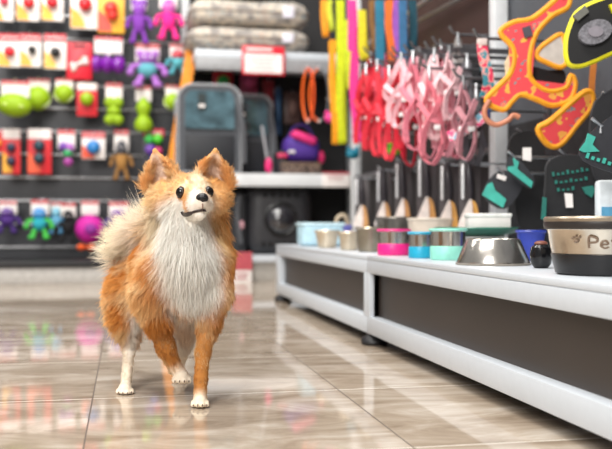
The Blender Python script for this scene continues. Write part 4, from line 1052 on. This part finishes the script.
        for a, b in earF:
            v = b-a; t = np.clip(((X-a) @ v)/(v @ v), 0, 1); q = np.linalg.norm(X-a-t[:, None]*v, axis=1)
            inner = np.maximum(inner, 1/(1+np.exp(np.clip((q-.0145+t*.0085)/.0016, -30, 30))))
        up = np.zeros(m)
        for a, b in earF:
            v = b-a; up = np.maximum(up, np.where(np.linalg.norm(X-(a+b)/2, axis=1) < .035, np.clip(((X-a) @ v)/(v @ v), 0, 1.2), 0))
        ln = ln*np.clip(1-wear*(1.15*up-.55), .3, 2)
        inner = inner*wear*(front > .25)
        col = col*(1-inner[:, None])+PK*inner[:, None]; ln = ln*(1-.45*inner)
        # short hair round eyes, nose and mouth
        for c, r in ((Lb, .012), (Rb, .012), (nose, .016)):
            q = np.linalg.norm(X-c, axis=1); ln = ln*np.clip((q-r*.5)/(r*1.0), .22, 1)
        return col, ln, lift, droop, flow, wear
    c0 = field(V, VN, RNG)[0]
    at = me.color_attributes.new('coat', 'FLOAT_COLOR', 'POINT'); at.data.foreach_set('color', np.c_[c0, np.ones(n)].astype(np.float32).ravel())
    def coat_material(name, rough):
        m = bpy.data.materials.new(name); m.use_nodes = True; nt = m.node_tree; b = nt.nodes['Principled BSDF']
        a = nt.nodes.new('ShaderNodeAttribute'); a.attribute_name = 'coat'
        nt.links.new(a.outputs['Color'], b.inputs['Base Color']); b.inputs['Roughness'].default_value = rough; b.inputs['Specular IOR Level'].default_value = .25
        return m
    me.materials.append(coat_material('dog_skin_coat', .8))
    dog = bpy.data.objects.new('dog', me); COL.objects.link(dog); dog.location = base
    tag(dog, 'small long haired orange and white dog walking on the shiny tiles', 'dog')
    # ---- hair strands
    tri = V[T]; area = .5*np.linalg.norm(np.cross(tri[:, 1]-tri[:, 0], tri[:, 2]-tri[:, 0]), axis=1)
    NH = 125000
    pick = RNG.choice(len(T), NH, p=area/area.sum())
    u = RNG.random((NH, 2)); s = np.sqrt(u[:, 0]); wq = np.c_[1-s, s*(1-u[:, 1]), s*u[:, 1]]
    X = (tri[pick]*wq[:, :, None]).sum(1); Nn = (VN[T[pick]]*wq[:, :, None]).sum(1); Nn /= np.linalg.norm(Nn, axis=1, keepdims=True)
    ok = X[:, 2] > .004

    for c, r in ((Lb, .0090), (Rb, .0086), (nose, .0098)): ok &= np.linalg.norm(X-c, axis=1) > r
    X = X[ok]; Nn = Nn[ok]; NH = len(X)
    col, ln, lift, droop, flow, wear = field(X, Nn, RNG)
    sel = np.linalg.norm(X-P(122, 250, 1.43), axis=1) < .045; kp = ~(sel & (RNG.random(NH) < .55)); X, Nn, col, ln, lift, droop, flow, wear = (z_[kp] for z_ in (X, Nn, col, ln, lift, droop, flow, wear)); NH = len(X)
    fn = np.linalg.norm(flow, axis=1, keepdims=True); flow = flow/np.maximum(fn, 1e-6)
    tg = flow-Nn*(flow*Nn).sum(1, keepdims=True); tg /= np.maximum(np.linalg.norm(tg, axis=1, keepdims=True), 1e-3)
    dr = Nn*lift[:, None]+tg*(1-lift[:, None])*1.0+RNG.normal(0, 1, (NH, 3))*(.13+.10*np.clip((ln-.024)/.012, 0, 1))[:, None]
    dr /= np.linalg.norm(dr, axis=1, keepdims=True)
    ln = ln*(.5+.7*RNG.random(NH)); ln[RNG.random(NH) < .06] *= 1.45
    S = np.array([0, .34, .68, 1.])
    bend = RNG.normal(0, .12, (NH, 3))
    C = X[:, None, :]-Nn[:, None, :]*.0008+dr[:, None, :]*(ln[:, None]*S)[:, :, None]+(bend*ln[:, None])[:, None, :]*(S**2)[None, :, None]
    C[:, :, 2] -= (droop*ln)[:, None]*(S**2)
    # clumps: strands lean towards a neighbour's tip
    ng = NH//26; gi = RNG.choice(NH, ng, replace=False); kd = KDTree(ng)
    for i, q in enumerate(gi): kd.insert(X[q], i)
    kd.balance()
    near = np.array([kd.find(p)[1] for p in X]); G = C[gi][near]
    same = np.clip(1-np.abs(ln-ln[gi][near])/np.maximum(ln, 1e-4), 0, 1)
    wchest = np.clip((X[:, 2]-.10)/.03, 0, 1)*(col.min(1) > .6)
    cl = ((.68-.36*wchest+.14*np.clip((ln-.024)/.012, 0, 1))*same)[:, None]*S[None, :]**1.4
    C = C*(1-cl[:, :, None])+(G+(X-X[gi][near])[:, None, :]*.25)*cl[:, :, None]
    C[:, :, 2] = np.maximum(C[:, :, 2], .0015)
    rad = (.00021+.00012*np.clip(ln/.02, 0, 1))[:, None]*np.array([1., .95, .65, .12])[None, :]
    tt = C[:, -1]-C[:, 0]; tt /= np.maximum(np.linalg.norm(tt, axis=1, keepdims=True), 1e-9)
    ref = np.where(np.abs(tt[:, 2:3]) > .9, np.array([[1., 0, 0]]), np.array([[0, 0, 1.]]))
    a = np.cross(tt, ref); a /= np.linalg.norm(a, axis=1, keepdims=True); b = np.cross(tt, a)
    ang = np.array([0, 2*PI/3, 4*PI/3])
    ring = a[:, None, :]*np.cos(ang)[None, :, None]+b[:, None, :]*np.sin(ang)[None, :, None]
    HV = C[:, :, None, :]+ring[:, None, :, :]*rad[:, :, None, None]
    HV = (HV.reshape(-1, 3)-base).astype(np.float32)
    q = []
    for i in range(3):
        for j in range(3): q.append((i*3+j, i*3+(j+1) % 3, (i+1)*3+(j+1) % 3, (i+1)*3+j))
    q = np.array(q, np.int32)
    FQ = (np.arange(NH, dtype=np.int32)[:, None, None]*12+q[None]).reshape(-1)
    hm = bpy.data.meshes.new('fur'); hm.vertices.add(NH*12); hm.vertices.foreach_set('co', HV.ravel())
    nf = NH*9; hm.loops.add(nf*4); hm.loops.foreach_set('vertex_index', FQ); hm.polygons.add(nf)
    hm.polygons.foreach_set('loop_start', np.arange(nf, dtype=np.int32)*4)
    hm.polygons.foreach_set('use_smooth', np.ones(nf, dtype=bool)); hm.update(calc_edges=True)
    lo_n = np.array([mnoise.noise(Vector(p)*38) for p in X])[:, None]
    mixf = np.clip(.28+.9*lo_n+RNG.normal(0, .12, (NH, 1)), 0, .75)*(col[:, 2:3] < .45)
    hc = (col*(1-mixf)+np.array(lin('#f6d7a4')[:3])*mixf)*(.88+.24*RNG.random((NH, 1)))
    # one tone per strand, varied by noise, even from root to tip
    hcol = np.repeat(np.clip(hc, 0, 1)[:, None, :], 12, axis=1).reshape(-1, 3)
    at = hm.color_attributes.new('coat', 'FLOAT_COLOR', 'POINT'); at.data.foreach_set('color', np.c_[hcol, np.ones(NH*12)].astype(np.float32).ravel())
    hm.materials.append(coat_material('long_hair', .55))
    fur = bpy.data.objects.new('fur', hm); COL.objects.link(fur); fur.parent = dog; fur['kind'] = 'stuff'
    # ---- eyes, nose, mouth
    def loc(p): return tuple(p-base)
    em = M('#0d0706', .06, var=.1, spec=.5)
    for (px, py), rr in (((180.3, 192.2), .0084), ((209.2, 191.6), .0078)):
        p, nn = hit(px, py); e = MB().ell(loc(p-nn*.0022+Rv*(.0006 if px > 200 else 0)), rr, 24, 16).build('eye', em, dog)
        ring = MB(); fr = Vector(nn); aa, bb = frame_of(fr)
        ring.tube([Vector(loc(p+nn*.0006))+(aa*math.cos(q)*1.0+bb*math.sin(q))*rr*.9 for q in [2*PI*j/24 for j in range(24)]], .0011, 6, True)
        ring.build('eyelid', M('#2a1710', .5), e)
    p, nn = hit(202, 197.5); rz = Matrix.Rotation(-A, 4, 'Z')
    nm = MB().ell(loc(p-nn*.001+Fv*.002), (.0086, .0064, .0070), 20, 14, rz).ell(loc(p-np.array([0, 0, .0045])+Fv*.002), (.0048, .0045, .0042), 14, 10, rz)
    no = nm.build('nose', M('#17141a', .3, bump=.4, scale=400), dog)
    nn2 = MB()
    for sg in (-1, 1): nn2.ell(loc(p+Rv*.0045*sg-Fv*.0035-Uv*.001), (.0018, .0016, .0013), 10, 8)
    nn2.build('nostril', M('#030303', .8), no)
    mp = []
    for x, y in ((182, 211.5), (184.5, 214.2), (189, 213.8), (194.5, 211.8), (200, 210.2), (204.5, 210.2), (208, 211.6)):
        try:
            q, nq = hit(x, y); mp.append(Vector(loc(q+nq*.0006)))
        except Exception: pass
    pm_ = [Vector(loc(hit(x, y)[0]+hit(x, y)[1]*.0004)) for x, y in ((202.5, 203.5), (202.6, 206), (202.4, 209))]
    MB().tube(pm_, .0009, 6).build('philtrum', M('#93786c', .6), no)
    MB().tube(smoothpath(mp, 4), [(.0021+.0014*math.sin(min(1., i_/12)*PI)-.0005*i_/24) for i_ in range(len(smoothpath(mp, 4)))], 8).build('mouth', M('#2b1b18', .5), dog)
    claw = M('#6b574a', .4)
    for cx, cy, d_, s_ in ((200, 400, 1.252, 1.), (182, 375.5, 1.325, 1.05), (125, 388.2, 1.352, .98)):
        for dx, dd in ((-6.3, -.016), (-2.2, -.021), (2.2, -.021), (6.3, -.016)):
            q = P(cx+dx*s_*1.05, cy+5.2*s_, d_+dd-.0035); q[2] = max(q[2], .0035)
            MB().tube([loc(q+Fv*.003+Uv*.001), loc(q-Fv*.001), loc(q-Fv*.0035-Uv*.0018)], [.0011, .0010, .0004], 6).build('claw', claw, dog)
    return dog
build_dog()

# ================================================================== LIGHT, CAMERA
w = bpy.data.worlds.new('daylight'); SC.world = w; w.use_nodes = True
bg = w.node_tree.nodes['Background']; bg.inputs[0].default_value = (1, .985, .96, 1); bg.inputs[1].default_value = .38
def area(loc, target, sx, sy, power, col=(1, .97, .92)):
    l = bpy.data.lights.new('ceiling_or_fill', 'AREA'); l.shape = 'RECTANGLE'; l.size = sx; l.size_y = sy; l.energy = power; l.color = col
    o = bpy.data.objects.new('ceiling_or_fill_light', l); COL.objects.link(o); o.location = loc
    o.rotation_euler = (Vector(target)-Vector(loc)).to_track_quat('-Z', 'Y').to_euler(); return o
area((-1.3, -1.1, 1.9), (.05, 1.6, .2), 1.3, 1.3, 92, (1, .97, .93))      # unseen soft light added behind the camera to brighten the dog
area((-.5, .9, 2.6), (0, 1.6, .2), 1.4, .5, 48)
area((-.5, 2.9, 2.6), (-.2, 4.3, .5), 2.0, .5, 70)
area((.1, 1.6, 2.6), (.6, 1.9, .3), .5, 1.6, 22)
cam = bpy.data.cameras.new('camera'); co = bpy.data.objects.new('camera', cam); COL.objects.link(co); SC.camera = co
co.location = CAM; co.rotation_euler = (PI/2, 0, -A)
cam.sensor_width = 36; cam.lens = F/612*36; cam.shift_y = 1.5/612; cam.clip_start = .05
cam.dof.use_dof = True; cam.dof.focus_distance = 1.25; cam.dof.aperture_fstop = 4.7
vs = SC.view_settings; vs.view_transform = 'Standard'; vs.look = 'None'; vs.exposure = 0.; vs.gamma = 1; vs.use_curve_mapping = False
